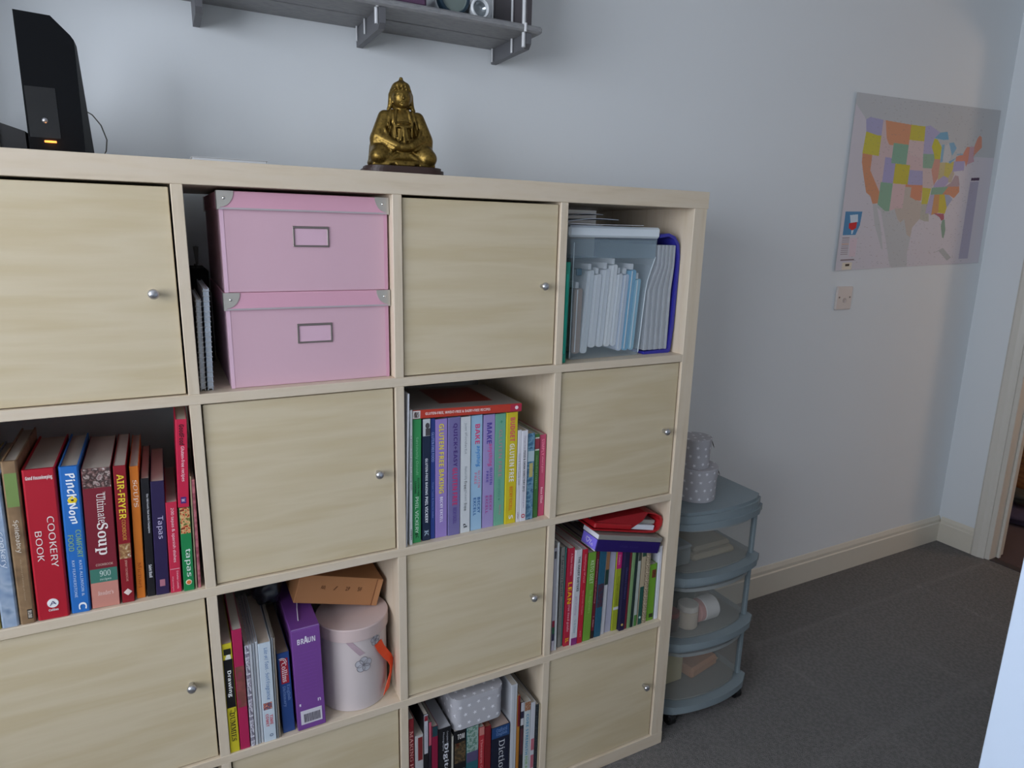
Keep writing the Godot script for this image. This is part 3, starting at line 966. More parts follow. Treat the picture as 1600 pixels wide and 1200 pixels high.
	book("plain orange book with small pale lettering near the top", g, 0.2662, 0.2793, 2.4, 0.237, -0.014, y, "ee7a14", {"t": [["SOUPS", "serif script", "f6e4d0", 0.8, 0.05, 0.2, 0.6], ["Michael", "serif script", "a8480c", 0.18, 0.0, 0.2, 0.5]]})
	book("slim black book with small white lettering between orange and purple books", g, 0.2823, 0.2945, 2.2, 0.214, -0.013, y, "17161c", {"t": [["The 100 Foods That Build Champions", "sans bold", "d8d8dc", 0.71, 0.15, 0.33, 0.3], ["Saint Basil", "sans bold", "eeeef0", 0.22, 0.05, 0.11, 0.4]]})
	b = book("deep purple book lettered Tapas with a small red mark below", g, 0.2958, 0.316, 2.3, 0.207, -0.011, y, "2e2054", {"bands": [[0.075, 0.135, "c4788a", "publisher_mark", [-0.2, 0.2]]], "t": [["Tapas", "sans", "cfc4e2", 0.6, 0.03, 0.2, 0.52]]})
	book("short pinkish-red book lettered 200 tapas and spanish dishes", g, 0.318, 0.335, 1.8, 0.167, -0.009, y, "e8274c", {"bands": [[0.262, 0.268, "f4b8c4", "rule"]], "t": [["200 tapas & spanish dishes", "sans", "ffe0e6", 0.64, 0.02, 0.6, 0.34], ["Emma Lewis", "sans", "ffc8d4", 0.14, 0.2, 0.2, 0.18], ["Hamlyn", "sans", "ffc8d4", 0.1, -0.25, 0.16, 0.15]]})
	b = book("small green book lettered tapas with a food photograph at its top", g, 0.3385, 0.3552, 1.5, 0.155, -0.006, y, "11904a", {"bands": [[0.695, 1.0, picture("tapas_photo", ["3a1c14", "c8542c", "e8c08a", "5a6a2a", "a83220"], 30), "spine_picture"]], "t": [["tapas", "sans", "eaf6ec", 0.34, 0.02, 0.34, 0.62]]})
	mb = MB.new()
	mb.lathe([Vector2(0, 0.001), Vector2(0.0048, 0.001), Vector2(0.005, 0)], 20, Transform3D(Basis(Vector3.RIGHT, PI / 2), Vector3(0, 0.016, -0.0002)))
	put("publisher_emblem", mb, mat("e8e0c8", 0.5), b)
	mb = MB.new()
	mb.lathe([Vector2(0, 0.0014), Vector2(0.0034, 0.0014), Vector2(0.0036, 0.0009)], 20, Transform3D(Basis(Vector3.RIGHT, PI / 2), Vector3(0, 0.016, -0.0002)))
	put("publisher_emblem", mb, mat("e87a3c", 0.5), b)
	book("bright pink-red pocket book lettered Gluten-free recipes standing on the green book", g, 0.3417, 0.3585, 3.0, 0.155, -0.006, y + 0.1558, "ea1c4a", {"bands": [[0.045, 0.12, "5a2a86", "publisher_mark", [-0.25, 0.25]]], "t": [["GoodFood", "sans bold", "2a1016", 0.83, 0.02, 0.23, 0.46], ["Gluten-free recipes", "sans", "ffe4ea", 0.5, 0.02, 0.4, 0.4], ["BBC", "sans bold", "e8d8f0", 0.0825, 0.0, 0.3, 0.03, true]]})
	book("very thin cream booklet right of the green book", g, 0.3566, 0.3594, 1.7, 0.208, -0.01, y, "d8cfa4", {"called": "booklet", "cat": "booklet"})
	book("thin dusky pink booklet against the right side of the cube", g, 0.3612, 0.3658, 1.3, 0.202, -0.009, y, picture("dusky", ["a85a68", "c07880", "8a4452", "b86a74"], 10), {"called": "booklet", "cat": "booklet"})
	# loop of cable on the wall behind
	mb = MB.new()
	var path := []
	for k in 15:
		var a := k * PI / 14
		path.append(Vector3(0.12 + 0.055 * cos(a), y + 0.31 - 0.05 * sin(a), -0.36))
	mb.tube(path, 0.0025, 8)
	tag(put("cable", mb, mat("2a2a2c", 0.5)), "black cable sagging in the dark behind the cookery books", "cable")


func gluten_free() -> void:
	var y := fl(1)
	var g := "gluten-free cookery books in the middle cube"
	book("thin white leaflet leaning against the left side of the middle cube", g, 0.7424, 0.7456, 1.5, 0.318, -0.004, y, "e4e6ee", {"called": "booklet", "cat": "booklet"})
	book("white booklet with tiny black lettering left of the green book", g, 0.7522, 0.758, 0.56, 0.284, -0.008, y, "e2e4e4", {"called": "booklet", "cat": "booklet", "t": [["A gluten free guide to eating well", "sans", "3a3a44", 0.62, 0.0, 0.4, 0.45], ["recipes", "sans bold", "2a2a30", 0.08, 0.0, 0.08, 0.5]]})
	book("green book with an author's name in pale capitals, second along", g, 0.7595, 0.7778, 0.6, 0.263, -0.013, y, "2fa556", {"t": [["Seriously Good!", "sans script", "8fd0a0", 0.71, 0.0, 0.3, 0.4], ["GLUTEN-FREE", "sans bold", "123a22", 0.46, 0.18, 0.15, 0.2], ["COOKING", "sans bold", "123a22", 0.46, -0.16, 0.1, 0.2], ["PHIL VICKERY", "sans", "dff2e2", 0.23, 0.0, 0.3, 0.36], ["K", "serif script bold", "123a22", 0.06, 0.0, 0.05, 0.42]]})
	var b := book("navy book lettered GLUTEN-FREE BAKING with a portrait at its top", g, 0.7817, 0.7985, 0.35, 0.261, -0.014, y, "15294a", {"bands": [[0.865, 1.0, "d5dade", "spine_band"]], "t": [["GLUTEN-FREE BAKING", "sans bold", "e6ecf2", 0.535, 0.0, 0.3, 0.3], ["PHIL VICKERY", "sans bold", "f0f4f8", 0.26, 0.0, 0.22, 0.36], ["K", "serif bold", "a8bccc", 0.065, 0.0, 0.05, 0.5]]})
	var mb := MB.new()
	mb.lathe([Vector2(0, 0.0011), Vector2(0.0042, 0.0009), Vector2(0.0045, 0)], 20, Transform3D(Basis(Vector3.RIGHT, PI / 2) * Basis.from_scale(Vector3(1, 1, 1.35)), Vector3(0.002, 0.247, 0)))
	mb.box(Vector3(-0.002, 0.2265, 0), Vector3(0.0076, 0.2415, 0.0009))
	put("portrait", mb, mat("4a4648", 0.5), b)
	book("narrow royal blue book lettered Gluten-free food", g, 0.7994, 0.8096, 0.3, 0.26, -0.016, y, "27439a", {"t": [["GLUTEN-FREE FOOD", "sans", "a8bcf0", 0.77, 0.0, 0.24, 0.5], ["Great Taste & Easy to make", "sans", "8fa6e4", 0.33, 0.0, 0.3, 0.35]]})
	book("lilac book lettered in thick yellow capitals", g, 0.8108, 0.8366, 0.1, 0.257, -0.016, y, "a488d8", {"t": [["GLUTEN FREE BAKING", "sans bold", "f0dc3c", 0.67, 0.0, 0.58, 0.4], ["BECKY EXCELL", "sans bold", "f2ecfa", 0.24, 0.0, 0.22, 0.24]]})
	book("dusty violet book lettered QUICK + EASY in purple over pink capitals", g, 0.8384, 0.8648, 0.0, 0.258, -0.014, y, "7f76b4", {"t": [["QUICK+EASY", "sans bold", "4a2f7e", 0.77, 0.05, 0.36, 0.38], ["GLUTEN FREE", "sans bold", "d0356e", 0.42, 0.05, 0.32, 0.4], ["BECKY EXCELL", "sans bold", "5a4494", 0.17, 0.05, 0.14, 0.3]]})
	book("white book with grey handwritten title in the middle of the row", g, 0.8662, 0.8885, 0.0, 0.256, -0.015, y, "dfe3e6", {"t": [["Just Wonderful", "sans script", "8a9298", 0.82, 0.0, 0.26, 0.34], ["Naturally", "sans", "9aa2a8", 0.52, 0.0, 0.12, 0.3], ["free", "sans", "3a4046", 0.42, 0.0, 0.07, 0.3], ["gluten", "sans", "9aa2a8", 0.33, 0.0, 0.1, 0.3], ["free", "sans", "3a4046", 0.23, 0.0, 0.07, 0.3], ["d", "serif script bold", "30343a", 0.06, 0.0, 0.04, 0.4]]})
	book("pale blue book with BAKE in pink capitals", g, 0.8908, 0.9166, -0.1, 0.256, -0.017, y, "a3cdee", {"t": [["BAKE", "sans bold", "e0487c", 0.84, 0.05, 0.17, 0.4], ["anything", "sans script bold", "3d8ad0", 0.65, 0.1, 0.18, 0.46], ["GLUTEN", "sans bold", "d88aa8", 0.45, 0.22, 0.15, 0.2], ["FREE", "sans bold", "d88aa8", 0.46, -0.1, 0.1, 0.2], ["BECKY", "sans bold", "3a6ca8", 0.22, 0.22, 0.14, 0.24], ["EXCELL", "sans bold", "3a6ca8", 0.21, -0.15, 0.16, 0.24]]})
	book("pale lilac book with MAKE in purple capitals", g, 0.9188, 0.9458, 0.0, 0.254, -0.018, y, "ac9bd8", {"t": [["MAKE", "sans bold", "4a3a9a", 0.84, 0.0, 0.18, 0.42], ["anything", "sans script bold", "d0569a", 0.65, 0.08, 0.2, 0.46], ["GLUTEN", "sans bold", "5a4aa8", 0.46, 0.2, 0.15, 0.2], ["FREE", "sans bold", "5a4aa8", 0.46, -0.12, 0.1, 0.2], ["BECKY", "sans bold", "b0509c", 0.22, 0.2, 0.14, 0.22], ["EXCELL", "sans bold", "b0509c", 0.21, -0.14, 0.16, 0.22]]})
	book("mint green book with faint pink lettering", g, 0.9466, 0.9714, 0.0, 0.253, -0.018, y, "6fb99a", {"t": [["GLUTEN FREE", "sans", "c98a9a", 0.65, 0.0, 0.42, 0.3], ["everyday", "sans script", "5a9a8a", 0.34, -0.05, 0.16, 0.3], ["Becky", "sans", "c98a9a", 0.14, 0.05, 0.09, 0.22], ["+", "sans bold", "3f8a70", 0.93, 0.05, 0.025, 0.25], ["+", "sans bold", "3f8a70", 0.24, -0.05, 0.02, 0.18]]})
	book("bright yellow book lettered BUDGET GLUTEN FREE in pink and white", g, 0.9722, 0.9982, 0.0, 0.254, -0.015, y, "e6cd12", {"t": [["BUDGET", "sans bold", "e04a6a", 0.85, 0.02, 0.21, 0.42], ["GLUTEN FREE", "sans bold", "f6f2e4", 0.555, 0.02, 0.34, 0.44], ["BECKY EXCELL", "sans bold", "e07a2a", 0.23, 0.0, 0.22, 0.3], ["S", "sans bold", "f6f2e4", 0.06, 0.05, 0.035, 0.4]]})
	book("thin white booklet just right of the yellow book", g, 1.0, 1.0086, 0.0, 0.212, -0.015, y, "e4e4ec", {"called": "booklet", "cat": "booklet", "t": [["Food & Drink Guide 2009", "sans", "8a8a9a", 0.58, 0.0, 0.34, 0.5], ["coeliac", "sans script", "8a4a70", 0.07, 0.0, 0.08, 0.5]]})
	book("white directory with black capitals and a small red dot", g, 1.0092, 1.0238, 0.0, 0.21, -0.014, y, "e8e8f0", {"called": "booklet", "cat": "booklet", "t": [["Gluten-free", "sans script", "9a8aa0", 0.87, 0.0, 0.15, 0.34], ["FOOD & DRINK DIRECTORY 2012", "sans bold", "2c2c3a", 0.56, 0.0, 0.45, 0.34], ["crossed grain", "sans", "7a5a8a", 0.24, 0.0, 0.18, 0.25], ["O", "sans bold", "c03a4a", 0.06, 0.0, 0.045, 0.6]]})
	book("blue photographic book with a yellow bloom on its spine", g, 1.0252, 1.0425, 0.0, 0.201, -0.016, y, picture("sea", ["2c5676", "4a7896", "7fa4b8", "355f80", "9ab8c4"], 12), {"bands": [[0.5, 0.66, "c8b86a", "spine_patch", [-0.2, 0.3]], [0.68, 0.8, "b8d0da", "spine_band"]]})
	book("dark green book with a red and white patch at its top", g, 1.0443, 1.0568, -0.1, 0.196, -0.019, y, "3f7a34", {"bands": [[0.83, 0.95, "a83a4a", "spine_patch"], [0.95, 0.965, "e4e4dc", "rule"], [0.81, 0.825, "e4e4dc", "rule"]], "t": [["Gluten-Free Cookbook", "serif", "9ac088", 0.55, 0.0, 0.4, 0.36]]})
	book("pink book at the right end of the gluten-free row", g, 1.0595, 1.0755, -0.3, 0.192, -0.022, y, "d84a74", {"t": [["SIMPLY", "sans bold", "f08aa6", 0.85, 0.0, 0.2, 0.4], ["wheat & gluten", "sans", "f4a8bc", 0.64, 0.0, 0.2, 0.36], ["Rose Elliot", "sans bold", "f6c8d4", 0.26, 0.0, 0.2, 0.36]]})
	# the one that lies across them
	b = book("red book lying flat across the tops of the gluten-free books", g, 1.0, 1.0172, 0.0, 0.242, -0.01, y, "dc3a22", {"d": 0.19, "bands": [[0.935, 1.0, "e8dcd8", "spine_band"], [0.0, 0.11, "d02a4a", "spine_band"], [0.945, 0.99, picture("emblem", ["c84a2a", "8a2a1a", "e0a080"], 40), "publisher_emblem", [-0.36, 0.3]]], "page": "e0dcd4"})
	b.transform = Transform3D(Basis(Vector3(0, 0, 1), PI / 2 - deg_to_rad(2.2)), Vector3(1.0035, y + 0.2645, -0.01))
	letters("lettering", "GLUTEN-FREE, WHEAT-FREE & DAIRY-FREE RECIPES", "sans bold", mat("f8e8e4", 0.5), b, 0.0005, 0.145, 0.0007, 0.142, 0.0062)
	mb = MB.new()
	mb.lathe([Vector2(0, 0.001), Vector2(0.0038, 0.001), Vector2(0.004, 0)], 20, Transform3D(Basis(Vector3.RIGHT, PI / 2), Vector3(0.0005, 0.012, 0)))
	put("publisher_mark", mb, mat("f4e0e4", 0.5), b)
	one_box("front_cover", Vector3(0.0086, 0.0, -0.19), Vector3(0.0089, 0.242, -0.003), mat("8f8882", 0.35), b)
	one_box("cover_picture", Vector3(0.0089, 0.05, -0.17), Vector3(0.0092, 0.17, -0.04), mat("7a2a20", 0.3), b)


func drawing_cell() -> void:
	var y := fl(2)
	var g := "books beside the purple box"
	var b := book("yellow and black paperback lettered Drawing in white", g, 0.39, 0.4071, 0.0, 0.232, -0.004, y, "e2d018", {"bands": [[0.42, 0.86, "141416", "spine_band"]], "t": [["Drawing", "sans bold", "f2f2ee", 0.64, 0.0, 0.24, 0.5], ["FOR", "sans bold", "2a2818", 0.39, 0.3, 0.035, 0.14], ["DUMMIES", "serif bold", "2a2818", 0.24, 0.0, 0.27, 0.5], ["for", "sans", "2a2818", 0.385, -0.1, 0.03, 0.2]]})
	var mb := MB.new()
	mb.lathe([Vector2(0, 0.0012), Vector2(0.0036, 0.001), Vector2(0.004, 0)], 14, Transform3D(Basis(Vector3.RIGHT, PI / 2), Vector3(0.0015, 0.206, 0)))
	mb.box(Vector3(-0.004, 0.2, 0), Vector3(0.0055, 0.2045, 0.0009))
	put("face_mark", mb, mat("e8e6dc", 0.5), b)
	one_box("emblem_block", Vector3(-0.006, 0.2095, 0.0), Vector3(0.006, 0.2215, 0.0007), mat("1c1a14", 0.5), b)
	book("crimson-pink folder with a brown worn middle beside the yellow paperback", g, 0.4086, 0.4256, 0.0, 0.256, -0.004, y, "cf1f5c", {"called": "folder", "cat": "folder", "bands": [[0.36, 0.7, picture("worn", ["8a3a48", "96504f", "7d4a42", "a03a56"], 7), "worn_patch"]]})
	book("magazine with patterned grey-violet spine next to the pink folder", g, 0.4273, 0.435, 0.3, 0.218, -0.004, y, picture("marble", ["d8d4dc", "8a8494", "eceaf0", "6a6474", "c4bccc"], 22), {"called": "magazine", "cat": "magazine"})
	for k in 3:
		book(["thin white magazine right of the patterned spine", "thin pale grey magazine between two white ones", "thin white magazine touching the white teal-lettered book"][k], g, 0.4362 + k * 0.005, 0.4406 + k * 0.005, 0.1, 0.218 + 0.001 * k, -0.004 - 0.001 * k, y, ["c6cad2", "aab0ba", "cfd4da"][k], {"called": "magazine", "cat": "magazine", "page": "a9a4a0"})
	book("white book with blue handwritten title and tiny surfer drawing", g, 0.4516, 0.474, 0.0, 0.215, -0.004, y, "d3e2ee", {"page": "b8a898", "bands": [[0.33, 0.4, picture("surfer", ["d8e4ee", "c8603a", "3a4a7a", "e0a080"], 60), "drawing", [-0.4, 0.3]]], "t": [["Lilo w/ Tool - Surf Fragrance", "sans script", "3f74ac", 0.69, 0.05, 0.52, 0.42], ["TIME", "sans bold", "c83a4a", 0.22, 0.18, 0.1, 0.24], ["COMET", "sans bold", "c83a4a", 0.22, -0.16, 0.13, 0.22], ["o", "sans bold", "7a8aa0", 0.06, 0.1, 0.03, 0.3]]})
	book("slim grey booklet standing just right of the white handwritten book", g, 0.4757, 0.4786, 0.0, 0.222, -0.004, y, "8a8f94", {"called": "booklet", "cat": "booklet", "page": "a89888"})
	book("slim tan booklet left of the blue dictionary", g, 0.479, 0.4822, 0.0, 0.22, -0.005, y, "a09482", {"called": "booklet", "cat": "booklet", "page": "a89888"})
	b = book("blue dictionary with a red name panel beside the purple box", g, 0.4882, 0.5108, -1.2, 0.178, -0.013, y, "234c96", {"page": "8f7c66", "bands": [[0.62, 0.93, "c01c34", "name_panel", [-0.3, 0.34]]], "t": [["Collins", "serif bold", "f0dce0", 0.76, 0.02, 0.24, 0.42], ["English", "serif", "88a4d4", 0.5, 0.2, 0.2, 0.3], ["Dictionary", "serif", "88a4d4", 0.46, -0.15, 0.26, 0.3]]})
	mb = MB.new()
	for k in 2:
		var path := []
		for i in 9:
			var a := -0.2 + i * 0.28
			path.append(Vector3(-0.004 + (0.006 + k * 0.003) * cos(a), 0.158 + (0.006 + k * 0.003) * sin(a), 0.0009))
		mb.tube(path, 0.0007, 5)
	put("emblem", mb, mat("f0e8ea", 0.5), b)
	# purple appliance carton
	var o := thing("carton", "tall purple shaver carton with white name and barcode label", "carton", Vector3(0.5155, y + 0.0012, -0.004))
	o.rotation.z = deg_to_rad(1.0)
	var pu := mat("794795", 0.45)
	one_box("body", Vector3(0, 0, -0.2), Vector3(0.054, 0.222, 0), pu, o, 0.0008)
	one_box("top_flap", Vector3(0.0005, 0.2222, -0.198), Vector3(0.0535, 0.2232, -0.001), mat("6c3c88", 0.45), o)
	one_box("flap_edge", Vector3(0.0008, 0.2233, -0.0035), Vector3(0.0532, 0.2245, -0.001), mat("9a78b8", 0.6), o)
	letters("lettering", "BRAUN", "sans bold", mat("ece4f2", 0.5), o, 0.027, 0.1975, 0.0006, 0.034, 0.0115, false)
	letters("lettering", "A", "sans bold", mat("ece4f2", 0.5), o, 0.0262, 0.1992, 0.0007, 0.008, 0.0155, false)
	mb = MB.new()
	mb.tube([Vector3(0.019, 0.2252, -0.03), Vector3(0.024, 0.2262, -0.07), Vector3(0.031, 0.2252, -0.11)], 0.0009, 6)
	put("hanging_cord", mb, mat("e8e4ea", 0.6), o)
	for k in 12:
		letters("small_print", "Silk-expert precision epilator IPL care use", "sans", mat("8a4fb4", 0.5), o, 0.027, 0.172 - k * 0.0078, 0.0005, 0.036 - 0.004 * (k % 3), 0.0022, false)
	one_box("barcode_label", Vector3(0.0065, 0.012, 0), Vector3(0.0475, 0.043, 0.0005), mat("d6d2da", 0.6), o)
	mb = MB.new()
	var rng := RandomNumberGenerator.new()
	rng.seed = 4
	var x := 0.0125
	while x < 0.0435:
		var bw := rng.randf_range(0.0004, 0.0012)
		mb.box(Vector3(x, 0.016, 0.0005), Vector3(x + bw, 0.035, 0.0008))
		x += bw + rng.randf_range(0.0005, 0.001)
	put("barcode", mb, mat("3c3446", 0.7), o)
	one_box("mark", Vector3(0.0055, 0.055, 0), Vector3(0.0085, 0.06, 0.0005), mat("e4dcea", 0.5), o)
	letters("mark", "n", "sans bold", mat("d8cce4", 0.5), o, 0.044, 0.06, 0.0006, 0.006, 0.007, false)
	# black pouch lying on the dictionary and the booklets
	heap2("black_pouch", "dark shiny pouch lying in the shadow above the blue dictionary", "pouch", Vector3(0.487, y + 0.2245, -0.17), Vector3(0.03, 0.036, 0.07), mat("20242c", 0.35), 5)
	# hat box
	o = thing("hat_box", "round pale pink hat box with lid, printed flower and orange ribbon", "hat box", Vector3(0.647, y + 0.0003, -0.081))
	var pk := mat("cfc3c1", 0.65)
	mb = MB.new()
	mb.lathe([Vector2(0, 0), Vector2(0.069, 0), Vector2(0.0705, 0.0015), Vector2(0.0705, 0.17), Vector2(0, 0.17)], 64)
	put("body", mb, pk, o)
	mb = MB.new()
	mb.lathe([Vector2(0.0708, 0.164), Vector2(0.0748, 0.164), Vector2(0.075, 0.166), Vector2(0.075, 0.1895), Vector2(0.0735, 0.1915), Vector2(0, 0.192)], 64)
	put("lid", mb, mat("cdb8b4", 0.65), o)
	# printed bands and flowers, wrapped on the drum
	mb = MB.new()
	var r0 := []
	var r1 := []
	for k in 9:
		var t := k / 8.0
		var a := lerpf(2.02, 1.62, t)
		r0.append(Vector3(cos(a), 0, sin(a)) * 0.071 + Vector3(0, lerpf(0.163, 0.128, t), 0))
		a -= 0.16
		r1.append(Vector3(cos(a), 0, sin(a)) * 0.071 + Vector3(0, lerpf(0.163, 0.128, t) + 0.003, 0))
	mb.strip(r0, r1, Vector3(0, 0, 0.0003))
	put("printed_band", mb, mat("b29aa2", 0.6), o)
	for f in [[1.52, 0.107, 0.017], [1.13, 0.152, 0.011]]:
		mb = MB.new()
		for k in 5:
			var an := TAU * k / 5 + 0.3
			var ring := []
			for i in 12:
				var w := TAU * i / 12
				var px: float = f[2] * (0.55 * cos(an) + 0.48 * cos(w))
				var py: float = f[2] * (0.55 * sin(an) + 0.48 * sin(w))
				var aa: float = f[0] - px / 0.0705
				ring.append(Vector3(cos(aa), 0, sin(aa)) * (0.071 + 0.0003 * k) + Vector3(0, f[1] + py, 0))
			mb.poly(ring, Vector3(0, f[1], 0))
		put("printed_flower", mb, mat("c8c6cc", 0.6), o)
		mb = MB.new()
		for k in 5:
			var an := TAU * k / 5 + 0.3
			var path := []
			for i in 13:
				var w := TAU * i / 12
				var aa: float = f[0] - f[2] * (0.55 * cos(an) + 0.48 * cos(w)) / 0.0705
				path.append(Vector3(cos(aa), 0, sin(aa)) * 0.0727 + Vector3(0, f[1] + f[2] * (0.55 * sin(an) + 0.48 * sin(w)), 0))
			mb.tube(path, 0.0004, 4)
		put("flower_outline", mb, mat("77727a", 0.6), o)
	# orange ribbon handle
	mb = MB.new()
	r0 = []
	r1 = []
	var rp := [[1.03, 0.0735, 0.14], [0.95, 0.076, 0.124], [0.8, 0.08, 0.104], [0.66, 0.083, 0.088], [0.58, 0.085, 0.074], [0.6, 0.085, 0.06], [0.72, 0.083, 0.04], [0.84, 0.081, 0.016]]
	for p in rp:
		var a: float = p[0]
		r0.append(Vector3(cos(a + 0.13), 0, sin(a + 0.13)) * p[1] + Vector3(0, p[2], 0))
		r1.append(Vector3(cos(a - 0.14), 0, sin(a - 0.14)) * p[1] + Vector3(0, p[2] + 0.004, 0))
	mb.strip(r0, r1, Vector3(0.0006, 0, 0.0008))
	put("ribbon", mb, mat("f2480c", 0.5), o)
	# flat kraft box tipped across the carton and the hat box
	o = thing("kraft_box", "flat brown cardboard box tipped across the purple carton and pink hat box", "box", Vector3(0.529, y + 0.2425, -0.075))
	o.rotation.z = deg_to_rad(-16.5)
	var kr := mat("a8744a", 0.8)
	one_box("body", Vector3(0, 0, -0.2), Vector3(0.176, 0.061, 0), kr, o, 0.001)
	one_box("tuck_flap", Vector3(0.1655, 0.001, 0), Vector3(0.176, 0.06, 0.0008), mat("b27e54", 0.8), o)
	one_box("seam", Vector3(0.163, 0.001, 0), Vector3(0.164, 0.06, 0.0004), mat("6a3c22", 0.8), o)
	var mk := ["AX)", "/", "2P", "5F"]
	for k in 4:
		letters("printed_mark", mk[k], "sans bold", mat("6e4426", 0.7), o, 0.052 + k * 0.026, 0.036, 0.0006, 0.009, 0.009, false)


func heap2(called: String, label: String, cat: String, at: Vector3, r: Vector3, m: Material, sd: int) -> void:
	heap(called, label, at, r, m, sd)
	get_child(get_child_count() - 1).set_meta("category", cat)


func diet_cell() -> void:
	var y := fl(2)
	var g := "diet books in the right-hand cube"
	book("white magazine with red, green and navy blocks at its foot", g, 1.103, 1.1113, -0.5, 0.269, -0.011, y, "c8c6d0", {"called": "magazine", "cat": "magazine", "bands": [[0.0, 0.1, "d8d0dc", "spine_band"], [0.1, 0.17, "3a3a5a", "spine_band"], [0.17, 0.235, "2f6a4a", "spine_band"], [0.235, 0.3, "b02a44", "spine_band"], [0.9, 0.97, "5a5a60", "spine_patch", [-0.3, 0.3]]]})
	book("tall narrow white folder second from the left of the diet books", g, 1.1122, 1.1172, -0.5, 0.282, -0.01, y, "dcdfe0", {"called": "folder", "cat": "folder"})
	book("grey book with dark vertical title left of the teal edge", g, 1.124, 1.134, 0.1, 0.263, -0.017, y, "8e8e88", {"t": [["Flavourland", "sans bold", "4a5452", 0.72, 0.0, 0.4, 0.5], ["The Eat-well Plan", "sans", "6a706c", 0.3, 0.0, 0.34, 0.4]]})
	book("thin teal book squeezed beside the first red diet book", g, 1.1347, 1.1385, 0.5, 0.26, -0.018, y, "3f7d78", {"called": "booklet", "cat": "booklet"})
	book("red diet book with big yellow title letters", g, 1.1394, 1.156, 0.76, 0.258, -0.013, y, "cf1d3e", {"t": [["A New Kitchen", "sans", "f4a8b4", 0.84, 0.05, 0.22, 0.34], ["LEAN", "sans bold", "f0b81c", 0.55, 0.0, 0.22, 0.62], ["Our Seed guide", "serif script", "f4d0d8", 0.29, 0.0, 0.28, 0.46], ["IL", "sans bold", "f0b81c", 0.06, 0.0, 0.05, 0.5]]})
	book("white diet book with black capitals and purple foot", g, 1.1566, 1.1748, 0.8, 0.252, -0.009, y, "d8d8de", {"bands": [[0.0, 0.075, "9a2f86", "spine_band"]], "t": [["THE HAIRY DIETERS", "sans bold", "3a4248", 0.75, 0.08, 0.36, 0.34], ["good eating", "sans", "b49ac0", 0.42, -0.05, 0.2, 0.34], ["Si & Dave", "sans", "7aaab8", 0.2, 0.0, 0.14, 0.34]]})
	book("scarlet book with faint pink script, left of the lime book", g, 1.1762, 1.19, 1.1, 0.249, -0.009, y, "d91c36", {"t": [["Slimming World", "serif script", "f6a8b4", 0.8, 0.0, 0.3, 0.5], ["easy cook recipes", "sans", "f08a9a", 0.44, 0.0, 0.26, 0.4], ["eat", "sans", "f08a9a", 0.1, 0.0, 0.07, 0.3]]})
	book("lime green book lettered KETO DIET", g, 1.1926, 1.2145, 1.3, 0.236, -0.01, y, "72ab2c", {"t": [["KETO DIET", "sans", "e2f0cc", 0.78, 0.05, 0.26, 0.44], ["for Beginners", "sans", "a4cc6c", 0.45, 0.05, 0.26, 0.4]]})
	book("narrow dark crimson book right of the lime book", g, 1.2162, 1.2262, 1.2, 0.234, -0.012, y, "7d1a2c", {"t": [["Extraordinary ways of cooking", "sans", "d8a0a8", 0.66, 0.0, 0.5, 0.42], ["T. Allen", "sans", "e0b0b8", 0.2, 0.0, 0.13, 0.4]], "bands": [[0.0, 0.09, "2a1c20", "spine_band"]]})
	book("teal-blue book with a dark picture on its spine", g, 1.2278, 1.2463, 1.25, 0.233, -0.012, y, "1f5f7e", {"bands": [[0.35, 0.62, picture("plum", ["1f4a66", "5a2a34", "2a3c54", "7a4a4a"], 20), "spine_picture"]]})
	book("thin book with tan and dark green top over white", g, 1.249, 1.26, 1.3, 0.227, -0.015, y, "d2d2d8", {"bands": [[0.78, 1.0, "a8744a", "spine_band"], [0.6, 0.78, "27443a", "spine_band"]]})
	book("plain lavender-white book in the middle of the diet row", g, 1.2632, 1.2815, 1.1, 0.22, -0.018, y, "b6b6cc")
	book("yellow-green book with a hot pink top", g, 1.283, 1.2995, 1.1, 0.219, -0.016, y, "a6b01c", {"bands": [[0.78, 1.0, "e01f7c", "spine_band"], [0.265, 0.3, "dcdce0", "rule"]], "t": [["Dieters", "sans script", "f6b0d0", 0.89, 0.0, 0.12, 0.4], ["Fat Fighters cookbook", "sans", "6a6c10", 0.5, 0.0, 0.36, 0.4]]})
	var b := book("dark navy book with a small gold emblem at its foot", g, 1.3008, 1.3165, 1.0, 0.218, -0.007, y, "221c4a", {"t": [["Diabetes Cookery", "serif", "5a5490", 0.6, 0.0, 0.4, 0.4]]})
	var mb := MB.new()
	mb.lathe([Vector2(0, 0.0008), Vector2(0.003, 0.0006), Vector2(0.0033, 0)], 14, Transform3D(Basis(Vector3.RIGHT, PI / 2), Vector3(0, 0.016, 0)))
	put("publisher_emblem", mb, mat("c8b060", 0.4), b)
	book("very narrow dark red book beside the navy book", g, 1.3178, 1.3246, 0.9, 0.214, -0.009, y, "90233a")
	book("pale sage green book right of the narrow red one", g, 1.3262, 1.3352, 1.0, 0.212, -0.008, y, "7da46a")
	book("narrow blackish-green book right of the sage book", g, 1.3363, 1.344, 1.0, 0.208, -0.008, y, "1c332e")
	book("white book with a green foot right of the blackish-green one", g, 1.3461, 1.356, 0.6, 0.207, -0.009, y, "b9c4ba", {"bands": [[0.0, 0.15, "4f8f3c", "spine_band"], [0.88, 1.0, "4a5248", "spine_band"]]})
	b = book("book with beige top and dark teal foot", g, 1.36, 1.3732, 0.3, 0.205, -0.01, y, "c2ae8e", {"bands": [[0.0, 0.52, "1f5c50", "spine_band"], [0.93, 1.0, "2f5a48", "spine_band"]]})
	mb = MB.new()
	mb.lathe([Vector2(0, 0.001), Vector2(0.003, 0.0008), Vector2(0.0033, 0)], 14, Transform3D(Basis(Vector3.RIGHT, PI / 2), Vector3(0, 0.02, 0)))
	put("publisher_emblem", mb, mat("bcd4cc", 0.4), b)
